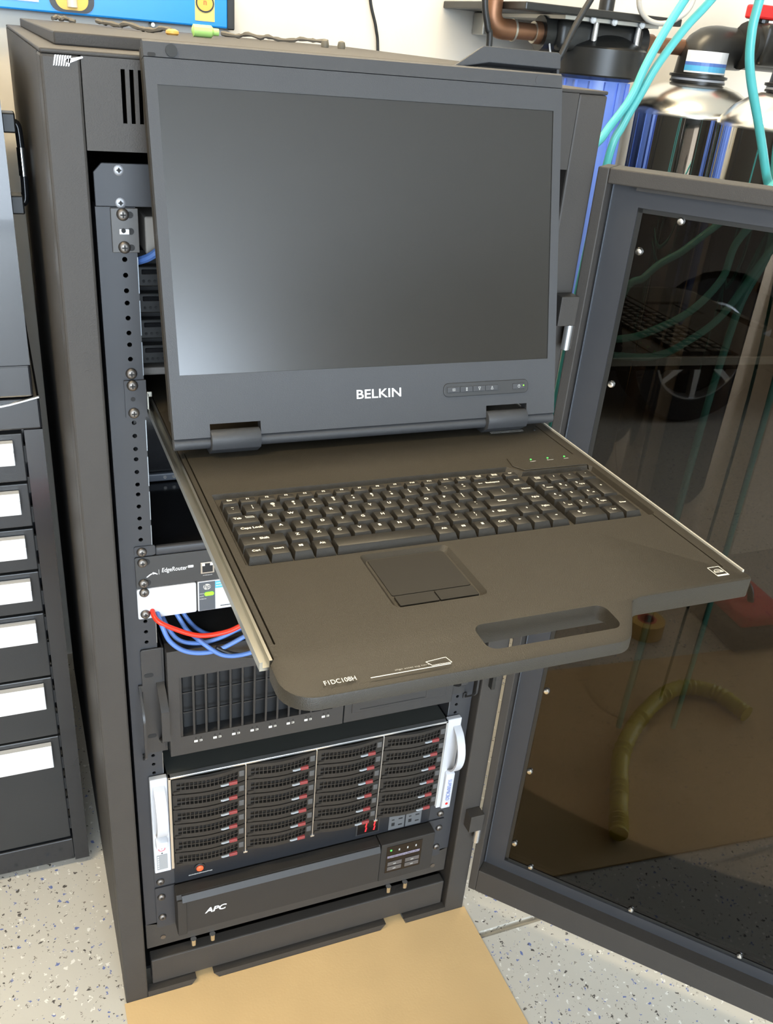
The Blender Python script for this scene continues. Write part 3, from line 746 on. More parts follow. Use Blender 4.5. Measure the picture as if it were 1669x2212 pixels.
b = MB(FM)
for q in ([(-.2290, .7775), (-.2250, .7808), (-.2225, .7822), (-.2208, .7812), (-.2235, .7800), (-.2275, .7770)], [(-.2215, .7830), (-.2200, .7838), (-.2190, .7810), (-.2203, .7802)], [(-.2188, .7832), (-.2150, .7803), (-.2156, .7796), (-.2196, .7815)]): b.prism(q, FZ, 0, .0001)
b.build('maker_mark', WHITE, t)
def rj(x0, x1, z0, z1):
    b = MB(); b.box(x0, x1, -.0042, -.0030, z0, z1, .0005); o = b.build('port', mat('port_frame', (.45, .40, .34), .35, .6), t)
    b = MB(); w = x1-x0; h = z1-z0; b.prism([(x0+.12*w, z0+.12*h), (x1-.12*w, z0+.12*h), (x1-.12*w, z0+.68*h), (x0+.68*w, z0+.68*h), (x0+.68*w, z0+.9*h), (x0+.32*w, z0+.9*h), (x0+.32*w, z0+.68*h), (x0+.12*w, z0+.68*h)], FX, -.0045, -.0040); b.build('socket', DARK, o)
    b = MB(); b.box(x0+.1*w, x0+.30*w, -.0046, -.0041, z0+.72*h, z0+.92*h); b.box(x0+.70*w, x0+.9*w, -.0046, -.0041, z0+.72*h, z0+.92*h); b.build('lamp', STICKW, o)
rj(-.1628, -.1458, .7730, .7890)
for i in range(8): rj(-.125+.0195*i, -.109+.0195*i, .7730, .7890)
bars(smudge(-.1600, -.1480, .7700, .0013, rn), PRINTG, t, FM)

# --- switch, unit 10
t = thing('network_switch', 'silver-white rack switch with round logo and green power light', 'switch', (0, .1, Z(11)))
b = MB(); b.box(-.2180, .2180, .0002, .25, Z(11)+.001, Z(10)-.001); b.build('chassis', DARK, t)
b = MB(); b.prism(rrect(-.2412, -.1690, Z(11)+.0002, Z(10)-.0006, .0022, 3), FX, -.004, .0, .0004); b.build('faceplate', LIGHTG, t)
b = MB(); b.box(-.1670, .2412, -.004, 0, Z(11)+.0002, Z(10)-.0006, .0006); b.build('faceplate', LIGHTG, t)
b = MB(); b.box(-.1692, -.1668, -.0015, 0, Z(11)+.001, Z(10)-.001); b.build('seam', BLKP, t)
b = MB(); b.box(-.1655, -.1452, -.0044, -.0038, Z(11)+.001, Z(10)-.0016); b.build('status_panel', mat('slate_panel', (.085, .095, .11), .4), t)
FM2 = FRONT @ Matrix.Translation((0, 0, .0046))
b = MB(FM2); b.prism([(-.1555+.0048*math.cos(R(q*18)), .7535+.0044*math.sin(R(q*18))) for q in range(20)], FZ, 0, .0001); b.build('logo_disc', mat('logo_tan', (.55, .52, .47), .5), t)
text('hp', mat('logo_slate', (.09, .10, .11), .5), t, FM2 @ Matrix.Translation((0, 0, .0002)), (-.1555, .7535, 0), h=.0062, shear=.25, bold=.01)
b = MB(FM2); b.prism(rrect(-.1588, -.1470, .7405, .7455, .0022, 4), FZ, 0, .0008); b.build('power_light', LEDG, t)
for q, z in enumerate((.7440, .7400, .7360)): bars(smudge(-.1648, (-.1595, -.1600, -.1565)[q], z, .0014, rn), PRINTG, t, FM2)
b = MB(FM2); b.box(-.1452, -.100, .7500, .7598, -.0004, .0002); b.build('sticker', STICK, t)
bars(smudge(-.144, -.110, .7572, .0012, rn)+smudge(-.144, -.110, .7535, .0012, rn), STICKW, t, FM2 @ Matrix.Translation((0, 0, .0003)))
bars(smudge(-.1385, -.112, .7225, .0014, rn), DGREY, t, FM2)
for i in range(12): rj(-.09+.0235*i, -.0735+.0235*i, .7260, .7420)
for s in (-1, 1):
    for z in (Z(10)-.0052, Z(11)+.0075): screw(t, s*.2325, -.004, z)

# --- cables in unit 11
def cable(P, r, m, lab, name, group=None):
    b = MB(); b.tube(smooth_path(P), r, 10); tag(b.build(name, m, None, True), lab, 'cable', group); return b
cable([(-.2235, .010, .731), (-.2215, -.018, .7240), (-.1983, -.022, .7075), (-.1696, -.024, .6945), (-.1399, -.024, .6935), (-.1158, -.022, .6993), (-.067, -.015, .719), (-.04, .01, .726)], .0031, REDC, 'red network cable looping under the silver-white switch', 'red_patch_cable')
bl = 'blue cables looped under the switch'
cable([(-.2190, .012, .7270), (-.2158, -.020, .7170), (-.2065, -.027, .6934), (-.1856, -.030, .6763), (-.1532, -.030, .6713), (-.117, -.027, .6828), (-.0681, -.02, .7044), (-.03, .01, .722)], .0031, BLUEC, 'blue network cable, front loop under the red cable', 'blue_patch_cable', bl)
cable([(-.2150, .016, .7250), (-.2080, -.005, .7060), (-.195, -.012, .6850), (-.172, -.014, .6760), (-.145, -.014, .6780), (-.11, -.012, .690), (-.07, -.01, .707), (-.03, .02, .722)], .0029, BLUEC, 'blue network cable lying just behind the front blue loop', 'blue_patch_cable', bl)
cable([(-.1990, .020, .7240), (-.1925, .002, .7127), (-.1786, -.004, .6873), (-.155, -.010, .6690), (-.1244, -.012, .6670), (-.0872, -.008, .6835), (-.05, .01, .715)], .0030, BLUEC, 'blue network cable dropping steeply behind the red cable', 'blue_patch_cable', bl)
cable([(-.1900, .030, .7240), (-.1813, .014, .7030), (-.1638, .010, .6790), (-.1396, .008, .6690), (-.0958, .008, .6727), (-.05, .02, .70), (-.02, .04, .72)], .0030, BLUEC, 'blue network cable farthest back in the bundle under the switch', 'blue_patch_cable', bl)
cable([(-.1760, -.014, .6900), (-.1659, -.030, .6850), (-.1423, -.036, .6670), (-.112, -.036, .6635), (-.0812, -.033, .6718), (-.04, -.02, .69), (-.01, .01, .715)], .0030, BLUEC, 'blue network cable, lowest loop resting near the server top edge', 'blue_patch_cable', bl)
cable([(-.150, -.0300, .6765), (-.1268, -.0340, .6640), (-.0891, -.0340, .6560), (-.0504, -.032, .6566), (0, -.028, .668), (.04, -.01, .700)], .0028, BLACKC, 'black cable drooping over the top edge of the black server', 'black_cable')

# --- 4U server, units 12-15
t = thing('rack_server', 'black 4U rack server with slotted front grille and side handles', 'server', (0, .2, Z(16)))
zb_, zt_ = .4985, .6730
b = MB(); b.box(-.2100, .2100, .0, .55, zb_+.002, zt_-.003); b.build('chassis', DGREY, t)
gx0, gx1, gz0, gz1 = -.1970, .0180, .5300, .6296
b = MB()
b.box(-.2112, gx0, -.020, .0, zb_, zt_); b.box(gx1, .0348, -.020, .0, zb_, zt_); b.box(gx0, gx1, -.020, 0, zb_, gz0); b.box(gx0, gx1, -.020, 0, gz1, zt_)
b.build('bezel', SRV, t)
b = MB(); b.box(gx0, gx1, -.0015, -.0002, gz0, gz1); b.build('grille_backing', DARK, t)
lm_ = MB(); lm_.prism([(0, -.0195), (.0028, -.0195), (.0075, -.0030), (.0050, -.0030)], FZ, gz0, gz1); lme = lm_.mesh('louvre', LOUV)
for i in range(13): place('louvre', lme, t, Matrix.Translation((gx0+.0002+.0165*i, 0, 0)))
for z in (.5640, .5970):
    b = MB(); b.box(gx0, gx1, -.012, -.010, z-.0008, z+.0008); b.build('grille_bar', LOUV, t)
b = MB(); b.box(.0368, .2112, -.020, .0, zb_, zt_, .001); b.build('drive_panel', SRV, t)
for z0, z1 in ((.5150, .5560), (.5590, .6000), (.6030, .6440)):
    b = MB(); b.box(.0480, .1990, -.0215, -.0195, z0, z1, .0008); o = b.build('drive_bay_cover', SRV, t)
    b = MB(); b.box(.1650, .1956, -.0222, -.0212, z0+.003, z1-.004, .0004); b.build('door_tab', SRV, o)
    b = MB(); b.box(.060, .1640, -.0219, -.0213, z0+.0045, z0+.0055); b.build('groove', DARK, o)
FM3 = FRONT @ Matrix.Translation((0, 0, .0201))
for i in range(8):
    x = -.1795+.0260*i
    bars([(x, x+.0048, .5165, .5200)], CREAM, t, FM3, 'disk_symbol')
    b = MB(FM3); b.prism([(x+.0072, .5170), (x+.0110, .5170), (x+.0110, .5198), (x+.0072, .5198), (x+.0072, .5192), (x+.0104, .5192), (x+.0104, .5176), (x+.0072, .5176)], FZ, 0, .0001); b.build('activity_symbol', CREAM, t)
    for dx in (.0024, .0092):
        b = MB(); b.cyl((x+dx, -.0203, .5236), (x+dx, -.0195, .5236), .0011, n=8); b.build('indicator', DARK, t)
for s in (-1, 1):
    b = MB(); b.prism([(s*.2415, Z(16)+.002), (s*.2415, Z(12)-.0055), (s*.2395, Z(12)-.0035), (s*.2150, Z(12)-.0035), (s*.2150, Z(16)+.002)], FX, -.0035, -.0008, .0004); e_ = b.build('ear', SRV, t)
    b = MB(); b.box(*sorted((s*.2150, s*.2128)), -.0035, .05, Z(16)+.002, Z(12)-.0035); b.build('ear_flange', SRV, e_)
    for z in (Z(12)-.044, Z(16)+.032):
        b = MB(FRONT @ Matrix.Translation((0, 0, .0036))); b.prism(rrect(s*.2325-.006, s*.2325+.006, z-.0032, z+.0032, .0031, 3), FZ, 0, .0002); b.build('mounting_slot', DARK, e_)
    # handles: a flat bar bowed outwards and a thin outer guard
    for nm_, xa_, xb_, za, zb2, bow_ in (('handle', .2238, .2135, .6160, .5180, .034), ('handle_guard', .2464, .2434, .6120, .4870, .030)):
        b = MB(); N = 16; prof = []
        for i in range(N+1):
            q = i/N; prof.append((-.0036-bow_*min(1, math.sin(math.pi*q)*1.5), za+(zb2-za)*q))
        inner = [(y+.0040, z) for y, z in reversed(prof)]
        b.prism(prof + inner, FY, *sorted((s*xa_, s*xb_))); b.build(nm_, SRV, e_, True)
    for z_ in (.6040, .4860):
        b = MB(); b.box(*sorted((s*.2464, s*.2410)), -.0036, -.0010, z_, z_+.0100); b.build('guard_tab', SRV, e_)

# --- storage server with 24 trays, units 17-20
t = thing('storage_server', 'silver-framed storage server with 24 black drive trays and red latches', 'server', (0, .25, Z(21)))
zb_, zt_ = Z(21)+.0005, Z(17)+.0025
b = MB(); b.box(-.2155, .2155, -.006, .60, zb_, zt_-.0005); b.build('chassis', mat('chassis_green_black', (.050, .054, .051), .5), t)
b = MB(); b.box(-.2160, .2160, -.0125, -.004, zt_-.0035, zt_, .0006); b.box(-.2160, -.2125, -.0125, -.004, zb_, zt_); b.box(.2128, .2160, -.0125, -.004, zb_, zt_)
b.build('front_trim', SMSIL, t)
cx_ = [-.2125+.10655*i for i in range(5)]
for x in cx_[1:4]:
    b = MB(); b.box(x-.0006, x+.0006, -.0145, -.006, zb_, zt_-.003); b.box(x-.003, x+.003, -.0150, -.010, zb_, zb_+.003); b.build('divider', SMSIL, t)
for x in (-.120, -.02, .08):
    b = MB(); b.cyl((x, .045, zt_-.0006), (x, .045, zt_), .003, n=10); b.build('lid_screw', SCREWM, t)
RH = (zt_-.0040-zb_-.0030)/6; TWD = .1035
def traymesh():
    b = MB(); NS = 14; h = RH-.0022
    def yy(x): q = x/TWD; return -.0120-.0075*math.sin(math.pi*min(1, max(0, q*.92+.02)))**1.2
    def strip(x0, x1, z0, z1, dep):
        n = max(1, int((x1-x0)/TWD*NS))
        for i in range(n):
            a = x0+(x1-x0)*i/n; c = x0+(x1-x0)*(i+1)/n
            b.hexa([(a, yy(a), z0), (c, yy(c), z0), (c, yy(c)+dep, z0), (a, yy(a)+dep, z0), (a, yy(a), z1), (c, yy(c), z1), (c, yy(c)+dep, z1), (a, yy(a)+dep, z1)])
    gx0, gx1 = .006, .0925
    strip(.0, TWD, .0, .0072, .006)
    strip(gx0, gx1, .0130, .0145, .002); strip(0, TWD, .0208, h, .005)
    strip(0, gx0, .0072, .0208, .005); strip(gx1, TWD, .0072, .0208, .004)
    for i in range(1, 15):
        x = gx0+(gx1-gx0)*i/15; strip(x-.0006, x+.0006, .0072, .0208, .002)
    b.box(gx0, gx1, -.0105, -.0085, .007, .021)
    b.box(.0015, .010, -.0150, -.012, .0010, .0060)
    return b.mesh('drive_tray', TRAYB)
TRM = traymesh()
b = MB(); b.box(.0790, .0915, -.0195, -.0140, .0004, .0062, .001); LATM = b.mesh('latch_button', REDB)
b = MB(); b.prism([(.0670, -.0190), (.0700, -.0202), (.0788, -.0195), (.0788, -.0150)], FZ, .0022, .0052); LEVM = b.mesh('lever', mat('lever_grey', (.34, .37, .40), .4))
b = MB(); b.box(.0945, .1020, -.0150, -.0120, .0098, .0200, .0006); TABM = b.mesh('label_tab', mat('label_grey', (.085, .085, .085), .5))
for c_ in range(4):
    for r_ in range(6):
        M = Matrix.Translation((cx_[c_]+.0018, 0, zb_+.0040+RH*r_))
        o = place('drive_tray', TRM, t, M); place('latch_button', LATM, o, M); place('lever', LEVM, o, M); place('label_tab', TABM, o, M)
# left ear and handle
def strap(b, x0, x1, za, zb2, bow, y0, th=.0035, N=12):
    prof = [(y0-bow*math.sin(math.pi*i/N)**.6 if 0 < i < N else y0, za+(zb2-za)*i/N) for i in range(N+1)]
    b.prism(prof + [(y+th, z) for y, z in reversed(prof)], FY, x0, x1)
b = MB(); b.box(-.2405, -.2165, -.0105, -.001, Z(21)-.0040, Z(17)+.0025, .0015); le = b.build('ear', LIGHTG, t)
b = MB(); strap(b, -.2365, -.2215, Z(17)-.010, Z(17)-.105, .026, -.0105); b.build('handle', LIGHTG, le, True)
b = MB(); b.prism([(-.0105, Z(17)-.108), (-.020, Z(17)-.112), (-.0205, Z(17)-.122), (-.0105, Z(17)-.126)], FY, -.2375, -.2210, .001); b.build('handle_foot', LIGHTG, le, True)
FM4 = FRONT @ Matrix.Translation((0, 0, .0107))
b = MB(FM4); zc = Z(17)-.1335; P4 = [(-.2290+.0046*math.cos(R(q*24)), zc+.0038*math.sin(R(q*24))) for q in range(15)]; outline(P4, .0012); b.box(-.2296, -.2284, zc, zc+.0042, 0, .0001); b.build('power_symbol', mat('pink_red_print', (.75, .16, .20), .5), le)
b = MB(FM4); b.cyl((-.2290, zc-.0085, 0), (-.2290, zc-.0085, .0004), .0011, n=8); b.build('reset_hole', DGREY, le)
b = MB(FM4); b.box(-.2370, -.2215, Z(21)+.0030, Z(21)+.0330, 0, .0003); b.build('status_panel', mat('panel_grey', (.32, .33, .34), .5), le)
for q in range(6): bars([(-.2360, -.2340, Z(21)+.0060+.0045*q, Z(21)+.0080+.0045*q)], STICKW, le, FM4 @ Matrix.Translation((0, 0, .0004)))
# right ear and handle
b = MB(); b.box(.2165, .2405, -.0105, -.001, Z(21)-.0080, Z(17)+.0025, .0015); re_ = b.build('ear', LIGHTG, t)
b = MB(); strap(b, .2270, .2400, Z(17)-.012, Z(17)-.105, .028, -.0105); b.build('handle', LIGHTG, re_, True)
b = MB(); b.prism([(-.0105, Z(17)-.105), (-.017, Z(17)-.109), (-.0160, Z(21)-.0060), (-.0105, Z(21)-.0080)], FY, .2240, .2395, .001); b.build('name_plate', LIGHTG, re_, True)
VM = Matrix(((0, 1, 0, 0), (0, 0, -1, 0), (-1, 0, 0, 0), (0, 0, 0, 1)))      # text running downwards
text('SUPERMICRO', mat('blue_print', (.16, .24, .62), .5), re_, Matrix.Translation((.2322, -.0172, Z(17)-.143)) @ VM, (0, 0, 0), w=.046, h=.0068)
b = MB(); b.cyl((.2322, -.0164, Z(21)+.004), (.2322, -.0168, Z(21)+.004), .0024, n=14); b.build('dot', REDP, re_)

# --- power strip, unit 21
t = thing('power_strip', 'black 1U rack power strip with red light, red digits and two outlets', 'power strip', (0, .05, Z(22)))
b = MB(); b.box(-.2115, .2115, -.0028, .12, Z(22)+.0005, Z(21)-.0015, .0006); b.build('body', mat('strip_black', (.017, .018, .021), .38), t)
ears(t, 21, 22, -.0012, RAILM, rows=(Z(22)+.0115,))
FM5 = FRONT @ Matrix.Translation((0, 0, .0030))
text('CyberPower', WHITE, t, FM5, (-.1740, .2655, 0), w=.036, h=.0058, bold=.01)
b = MB(); b.lathe([(.0085, 0), (.0085, .0025), (.0070, .0032), (.0056, .0030)], (-.1737, -.0026, .2530), 20, 'y'); b.build('reset_ring', BLKP, t, True)
b = MB(); b.lathe([(.0052, 0), (.0050, .0042), (.0030, .0052), (.0008, .0054)], (-.1737, -.0026, .2530), 16, 'y'); b.build('red_light', LEDR, t, True)
bars(smudge(-.1905, -.1545, .2400, .0024, rn), PRINTG, t, FM5)
b = MB(); b.box(.0790, .1200, -.0042, -.0026, .2370, .2680, .0008); b.build('display_frame', DGREY, t)
b = MB(); b.box(.0815, .1175, -.0046, -.0041, .2395, .2655); dsp = b.build('display', DARKW, t)
for x in (.0955, .1100):
    b = MB(FRONT @ Matrix.Translation((0, 0, .0047)))
    for z0, z1 in ((.2435, .2520), (.2535, .2620)): b.prism([(x-.0012, z0), (x+.0012, z0), (x+.0024, z1), (x+.0002, z1)], FZ, 0, .0002)
    b.build('digit', LEDR7, dsp)
for x0 in (.1365, .1668):
    b = MB(); b.box(x0, x0+.0285, -.0044, -.0026, .2325, .2625, .0008); o = b.build('outlet', mat('outlet_grey', (.12, .125, .13), .45), t)
    b = MB(FRONT @ Matrix.Translation((0, 0, .0045)))
    for q in ((.0050, .0095, .2535, .2555), (.0170, .0240, .2535, .2560), (.0170, .0240, .2400, .2425)): b.box(x0+q[0], x0+q[1], q[2], q[3], 0, .0002)
    b.box(x0+.005, x0+.0105, .2410, .2480, 0, .0002); b.build('outlet_slots', DARK, o)

# --- UPS, units 22-23
t = thing('ups_unit', 'black 2U battery backup with APC lettering and small status display', 'UPS', (0, .2, Z(24)))
b = MB(); b.box(-.2100, .2100, .0, .50, Z(24)+.001, Z(22)-.0015); b.build('chassis', DARK, t)
zt_, zb_ = Z(22)-.0008, .1425
UPS = mat('ups_black', (.032, .029, .026), .58, spec=.3, bump=.12, bscale=1200, var=.05)
b = MB(); b.prism([(-.004, zb_), (-.0260, zb_+.0015), (-.0300, zb_+.006), (-.0300, zt_-.0085), (-.0245, zt_), (-.004, zt_)], FY, -.2135, .1150); b.build('front_bezel', UPS, t)
b = MB(); b.prism([(-.0305, zt_-.0095), (-.0250, zt_-.0002), (-.0285, zt_+.0006), (-.0345, zt_-.0078)], FY, -.2060, .1130); b.build('bezel_edge', mat('ups_edge_highlight', (.042, .042, .043), .5, spec=.4), t)  # lip highlight put into the colour, a grey lighter than the bezel
b = MB(); b.prism([(-.2135, zb_+.004), (-.2000, zb_+.004), (-.2000, zt_-.006), (-.2135, zt_-.006)], FX, -.0325, -.028, .001); b.build('bezel_end', UPS, t)
b = MB(); b.box(.1170, .2135, -.0275, -.002, zb_, zt_, .0015); b.build('control_panel', UPS, t)
b = MB(); b.box(.1270, .1905, -.0282, -.0270, .1605, .2205); o = b.build('display', DARKW, t)
FM6 = FRONT @ Matrix.Translation((0, 0, .0285))
b = MB(); b.cyl((.1345, -.0288, .2120), (.1345, -.0280, .2120), .0018, n=10); b.build('status_light', LEDGS, o)
bars(smudge(.1290, .1875, .1985, .0026, rn)+smudge(.1290, .1875, .1955, .0018, rn), mat('violet_print', (.42, .38, .50), .5), o, FM6)
for x0 in (.1305, .1620):
    for z0 in (.1655, .1765):
        b = MB(); b.box(x0, x0+.0255, -.0292, -.0280, z0, z0+.0085, .0006); k_ = b.build('button', mat('button_grey', (.10, .09, .085), .4), o)
        bars([(x0+.010, x0+.015, z0+.0030, z0+.0048)], PRINTG, k_, FRONT @ Matrix.Translation((0, 0, .0293)))
for x in (.148, .163, .178): bars([(x, x+.0025, .2080, .2125)], PRINTG, o, FM6)
text('APC', WHITE, t, FRONT @ Matrix.Translation((0, 0, .0302)), (-.1555, .1850, 0), w=.0340, h=.0112, shear=.25, bold=.03)
ears(t, 22, 24, -.0030, RAILM, rows=(Z(22)-.0200, Z(24)+.0240))
for s in (-1, 1):
    b = MB(); b.cyl((s*.2330, -.0012, .1130), (s*.2330, .0005, .1130), .0042, n=14); b.build('plate_screw', SCREWM, rack, True)

# ================================================================== cardboard sheet on the floor
b = MB(); b.prism([(-.3005, -1.30), (.3025, -1.30), (.3005, -.0200), (.184, -.0200), (.180, .03), (.142, .03), (.138, -.0200), (-.150, -.0200), (-.154, .03), (-.190, .03), (-.194, -.0200), (-.3005, -.0200)], FZ, .0003, .0040)
tag(b.build('cardboard_sheet', CARD), 'flat tan cardboard sheet on the floor in front of the rack', 'cardboard')

# ================================================================== tool chests at the left
t = thing('tool_cabinet', 'black lower tool cabinet with drawers and bright white pulls', 'tool chest', (-.68, .5, 0))
CX0, CX1, CY = -1.05, -.3220, .2880
b = MB(); b.box(-.3465, CX1, CY, .945, .014, .8600); b.box(CX0, CX0+.025, CY, .945, .014, .860); b.box(CX0, CX1, CY, .945, .8602, .905, .003); b.box(CX0+.0252, -.3467, CY+.001, .94, .016, .0670, .002)
b.box(CX0+.026, -.3470, CY+.03, .94, .0672, .858); b.build('carcass', CHEST, t)
tops = [.8460, .7690, .6960, .6222, .5468, .4230, .2996]; hh_ = [.034, .034, .034, .034, .036, .044, .046]
for i, zt_ in enumerate(tops):
    top = zt_+.0085; bot = (tops[i+1]+.0125) if i < 6 else .0725
    b = MB(); b.box(CX0+.03, -.3495, CY+.002, CY+.02, bot, top, .0015); d_ = b.build('drawer', CHESTD, t)
    b = MB(); b.prism([(CY+.001, zt_), (CY-.010, zt_-.0005), (CY-.0125, zt_-hh_[i]*.34), (CY-.0105, zt_-hh_[i]*.36), (CY-.0150, zt_-hh_[i]*.42), (CY-.0150, zt_-hh_[i]*.94), (CY+.001, zt_-hh_[i])], FY, CX0+.05, -.3625, .0008); b.build('pull', HANDW, d_)
for i in range(16):
    b = MB(); b.box(-.3493, -.3467, CY+.004, CY+.01, .09+.048*i, .115+.048*i); b.build('slide_tab', DARK, t)
for x in (CX0+.08, CX1-.06):
    for y in (CY+.06, .69):
        b = MB(); b.cyl((x-.01, y, .009), (x+.01, y, .009), .0088, n=12); b.build('glide', BLKP, t)
t = thing('top_tool_chest', 'glossy black upper tool chest standing on the lower tool cabinet', 'tool chest', (-.68, .5, .906))
UZ0, UZ1 = .9075, 1.3150
b = MB(); b.box(-.3680, -.3290, CY, .80, UZ0+.0452, UZ1-.0302); b.box(CX0, CX0+.04, CY, .80, UZ0+.0452, UZ1-.0302); b.box(CX0, -.3290, CY, .80, UZ0, UZ0+.045, .003); b.box(CX0, -.3290, CY, .80, UZ1-.03, UZ1, .003)
b.box(CX0+.041, -.3682, CY+.05, .79, UZ0+.046, UZ1-.031); b.build('case', CHEST, t)
for i in range(4):
    z0 = UZ0+.048+.082*i
    b = MB(); b.box(CX0+.045, -.3730, CY+.012, CY+.03, z0, z0+.078, .0015); d_ = b.build('drawer', CHESTD, t)
    b = MB(); b.prism([(CY+.012, z0+.070), (CY+.002, z0+.070), (CY-.002, z0+.045), (CY+.012, z0+.040)], FY, CX0+.06, -.3860, .0008); b.build('pull', CHROME, d_)
b = MB(); b.prism([(-.3222, .9075), (-.3225, .9095), (-.36, .9005), (-.42, .8905), (-.55, .8830), (CX0, .8790), (CX0, .8770), (-.55, .8810), (-.42, .8885), (-.36, .8985)], FX, CY-.005, CY-.0005); b.build('base_trim', SMSIL, t)
b = MB(); b.tube(smooth_path([(-.3230, .40, 1.235), (-.3110, .40, 1.238), (-.3085, .40, 1.215), (-.3085, .40, 1.165), (-.3110, .40, 1.142), (-.3230, .40, 1.145)]), .0050, 10); h_ = b.build('side_handle', BLKG, t, True)
for z_ in (1.228, 1.128):
    b = MB(); b.box(-.3285, -.3120, .385, .415, z_, z_+.024, .002); b.build('handle_mount', BLKP, h_)
b = MB(); b.cyl((-.3085, .40, 1.175), (-.3085, .40, 1.21), .0058, n=12); b.build('handle_sleeve', CHROME, h_, True)

# ================================================================== wall and roof clutter
t = thing('spirit_level', 'blue spirit level with yellow vials against the back wall', 'level', (-.35, .94, 1.3645))
b = MB(); b.box(-.95, .0860, .918, .946, 1.3645, 1.4255, .003); b.build('body', LBLUE, t)
b = MB(); b.box(.0840, .0975, .915, .948, 1.3630, 1.4270, .002); b.build('end_cap', BLKP, t)
b = MB(FRONT); b.prism(rrect(-.2230, -.1490, 1.3680, 1.4230, .018, 6), FZ, -.9190, -.9165); b.build('vial_frame', BLKP, t)
b = MB(FRONT); b.prism(rrect(-.2130, -.1590, 1.3715, 1.4190, .016, 6), FZ, -.9165, -.9140); b.build('vial_window', YEL, t)
b = MB(); b.cyl((-.186, .913, 1.376), (-.186, .913, 1.416), .0085, n=14); b.build('vial', mat('vial_pale', (.75, .72, .62), .15), t, True)
b = MB(FRONT); b.prism(rrect(.0255, .0610, 1.3735, 1.4150, .001, 2), FZ, -.9182, -.9172); b.build('sticker', mat('sticker_yellow', (.85, .70, .22), .5), t)
b = MB(FRONT); b.prism([(.0435+.0165*math.cos(R(q*15)), 1.4020+.0150*math.sin(R(q*15))) for q in range(24)], FZ, -.9170, -.9162); b.build('emblem_ring', BLKP, t)
b = MB(FRONT); b.prism([(.0435+.0140*math.cos(R(q*15)), 1.4020+.0125*math.sin(R(q*15))) for q in range(24)], FZ, -.9161, -.9155); b.build('emblem', YEL, t)
text('n', mat('emblem_brown', (.65, .20, .05), .5), t, FRONT @ Matrix.Translation((0, 0, -.9152)), (.0435, 1.4025, 0), h=.0095, bold=.03)
b = MB(FRONT); b.box(-.60, -.2400, 1.3790, 1.415, -.9175, -.9170); b.build('white_print', STICKW, t)
for x in (-.62, -.05):
    b = MB(); b.cyl((x, .917, 1.3605), (x, .952, 1.3605), .0035, n=10); b.build('wall_peg', STEEL, t)

random.seed(11)
def crumble(x0, y0, x1, y1, n, lab):
    b = MB(); P = [(x0+(x1-x0)*i/n+random.uniform(-.004, .004), y0+(y1-y0)*i/n+random.uniform(-.01, .01), 1.357+random.uniform(0, .0045)) for i in range(n+1)]
    b.tube(smooth_path(P, 3), lambda q: .0032+.0008*math.sin(q*60), 6); tag(b.build('wire_offcut', mat('dusty_grey', (.16, .145, .12), .8), None, True), lab, 'wire')
crumble(-.178, .62, -.105, .42, 10, 'tangled dark wire scrap on the rack roof left of the screen')
crumble(-.235, .72, -.205, .70, 5, 'small dark scrap at the back left of the rack roof')
crumble(.02, .66, .17, .60, 12, 'dark wire scrap on the rack roof behind the screen top edge')
for i, (x, y) in enumerate(((.136, .50), (.162, .50))):
    b = MB(); b.lathe([(.0055, 0), (.0062, .004), (.0050, .009), (.0020, .0105)], (x, y, 1.354), 12); tag(b.build('knurled_knob', mat('knob_olive_grey', (.17, .155, .12), .6), None, True), ('left' if i == 0 else 'right') + ' one of two small grey knobs standing on the rack roof', 'knob', 'knobs on the rack roof')
b = MB(); b.lathe([(.003, 0), (.0075, .002), (.0075, .026), (.0045, .029), (.0045, .036)], (-.078, .42, 1.3618), 16, 'x'); t_ = b.build('green_bottle', GREEN, None, True); tag(t_, 'small lime green bottle lying on the rack roof behind the screen', 'bottle')
b = MB(); b.lathe([(.007, 0), (.0090, .002), (.0085, .005), (.004, .0072)], (-.104, .42, 1.354), 14); tag(b.build('orange_cap', ORANGE, None, True), 'small orange cap on the rack roof beside the green bottle', 'cap')

def hose(P, r, m, name, lab, cat='hose', group=None, n=10):
    b = MB(); b.tube(smooth_path(P), r, n); return tag(b.build(name, m, None, True), lab, cat, group)
hose([(.372, .941, 1.75), (.364, .941, 1.50), (.3696, .941, 1.4355), (.3848, .941, 1.3898), (.3925, .941, 1.345), (.396, .930, 1.20)], .0030, BLACKC, 'wall_cable', 'thin black cable hanging down the wall above the screen centre', 'cable')
hose([(.437, .60, 1.75), (.440, .60, 1.52), (.4440, .60, 1.4423), (.4552, .60, 1.4029), (.4619, .60, 1.3758), (.466, .60, 1.20), (.47, .62, .9)], .0055, BLACKC, 'hanging_cable', 'black cable hanging in front of the copper pipe elbow', 'cable')
hose([(.70, .56, 1.62), (.650, .55, 1.52), (.6156, .55, 1.4574), (.5928, .55, 1.4149), (.5756, .55, 1.3735), (.562, .56, 1.33), (.552, .60, 1.1)], .0055, BLACKC, 'slanting_cable', 'black cable slanting across the front of the black filter head', 'cable')

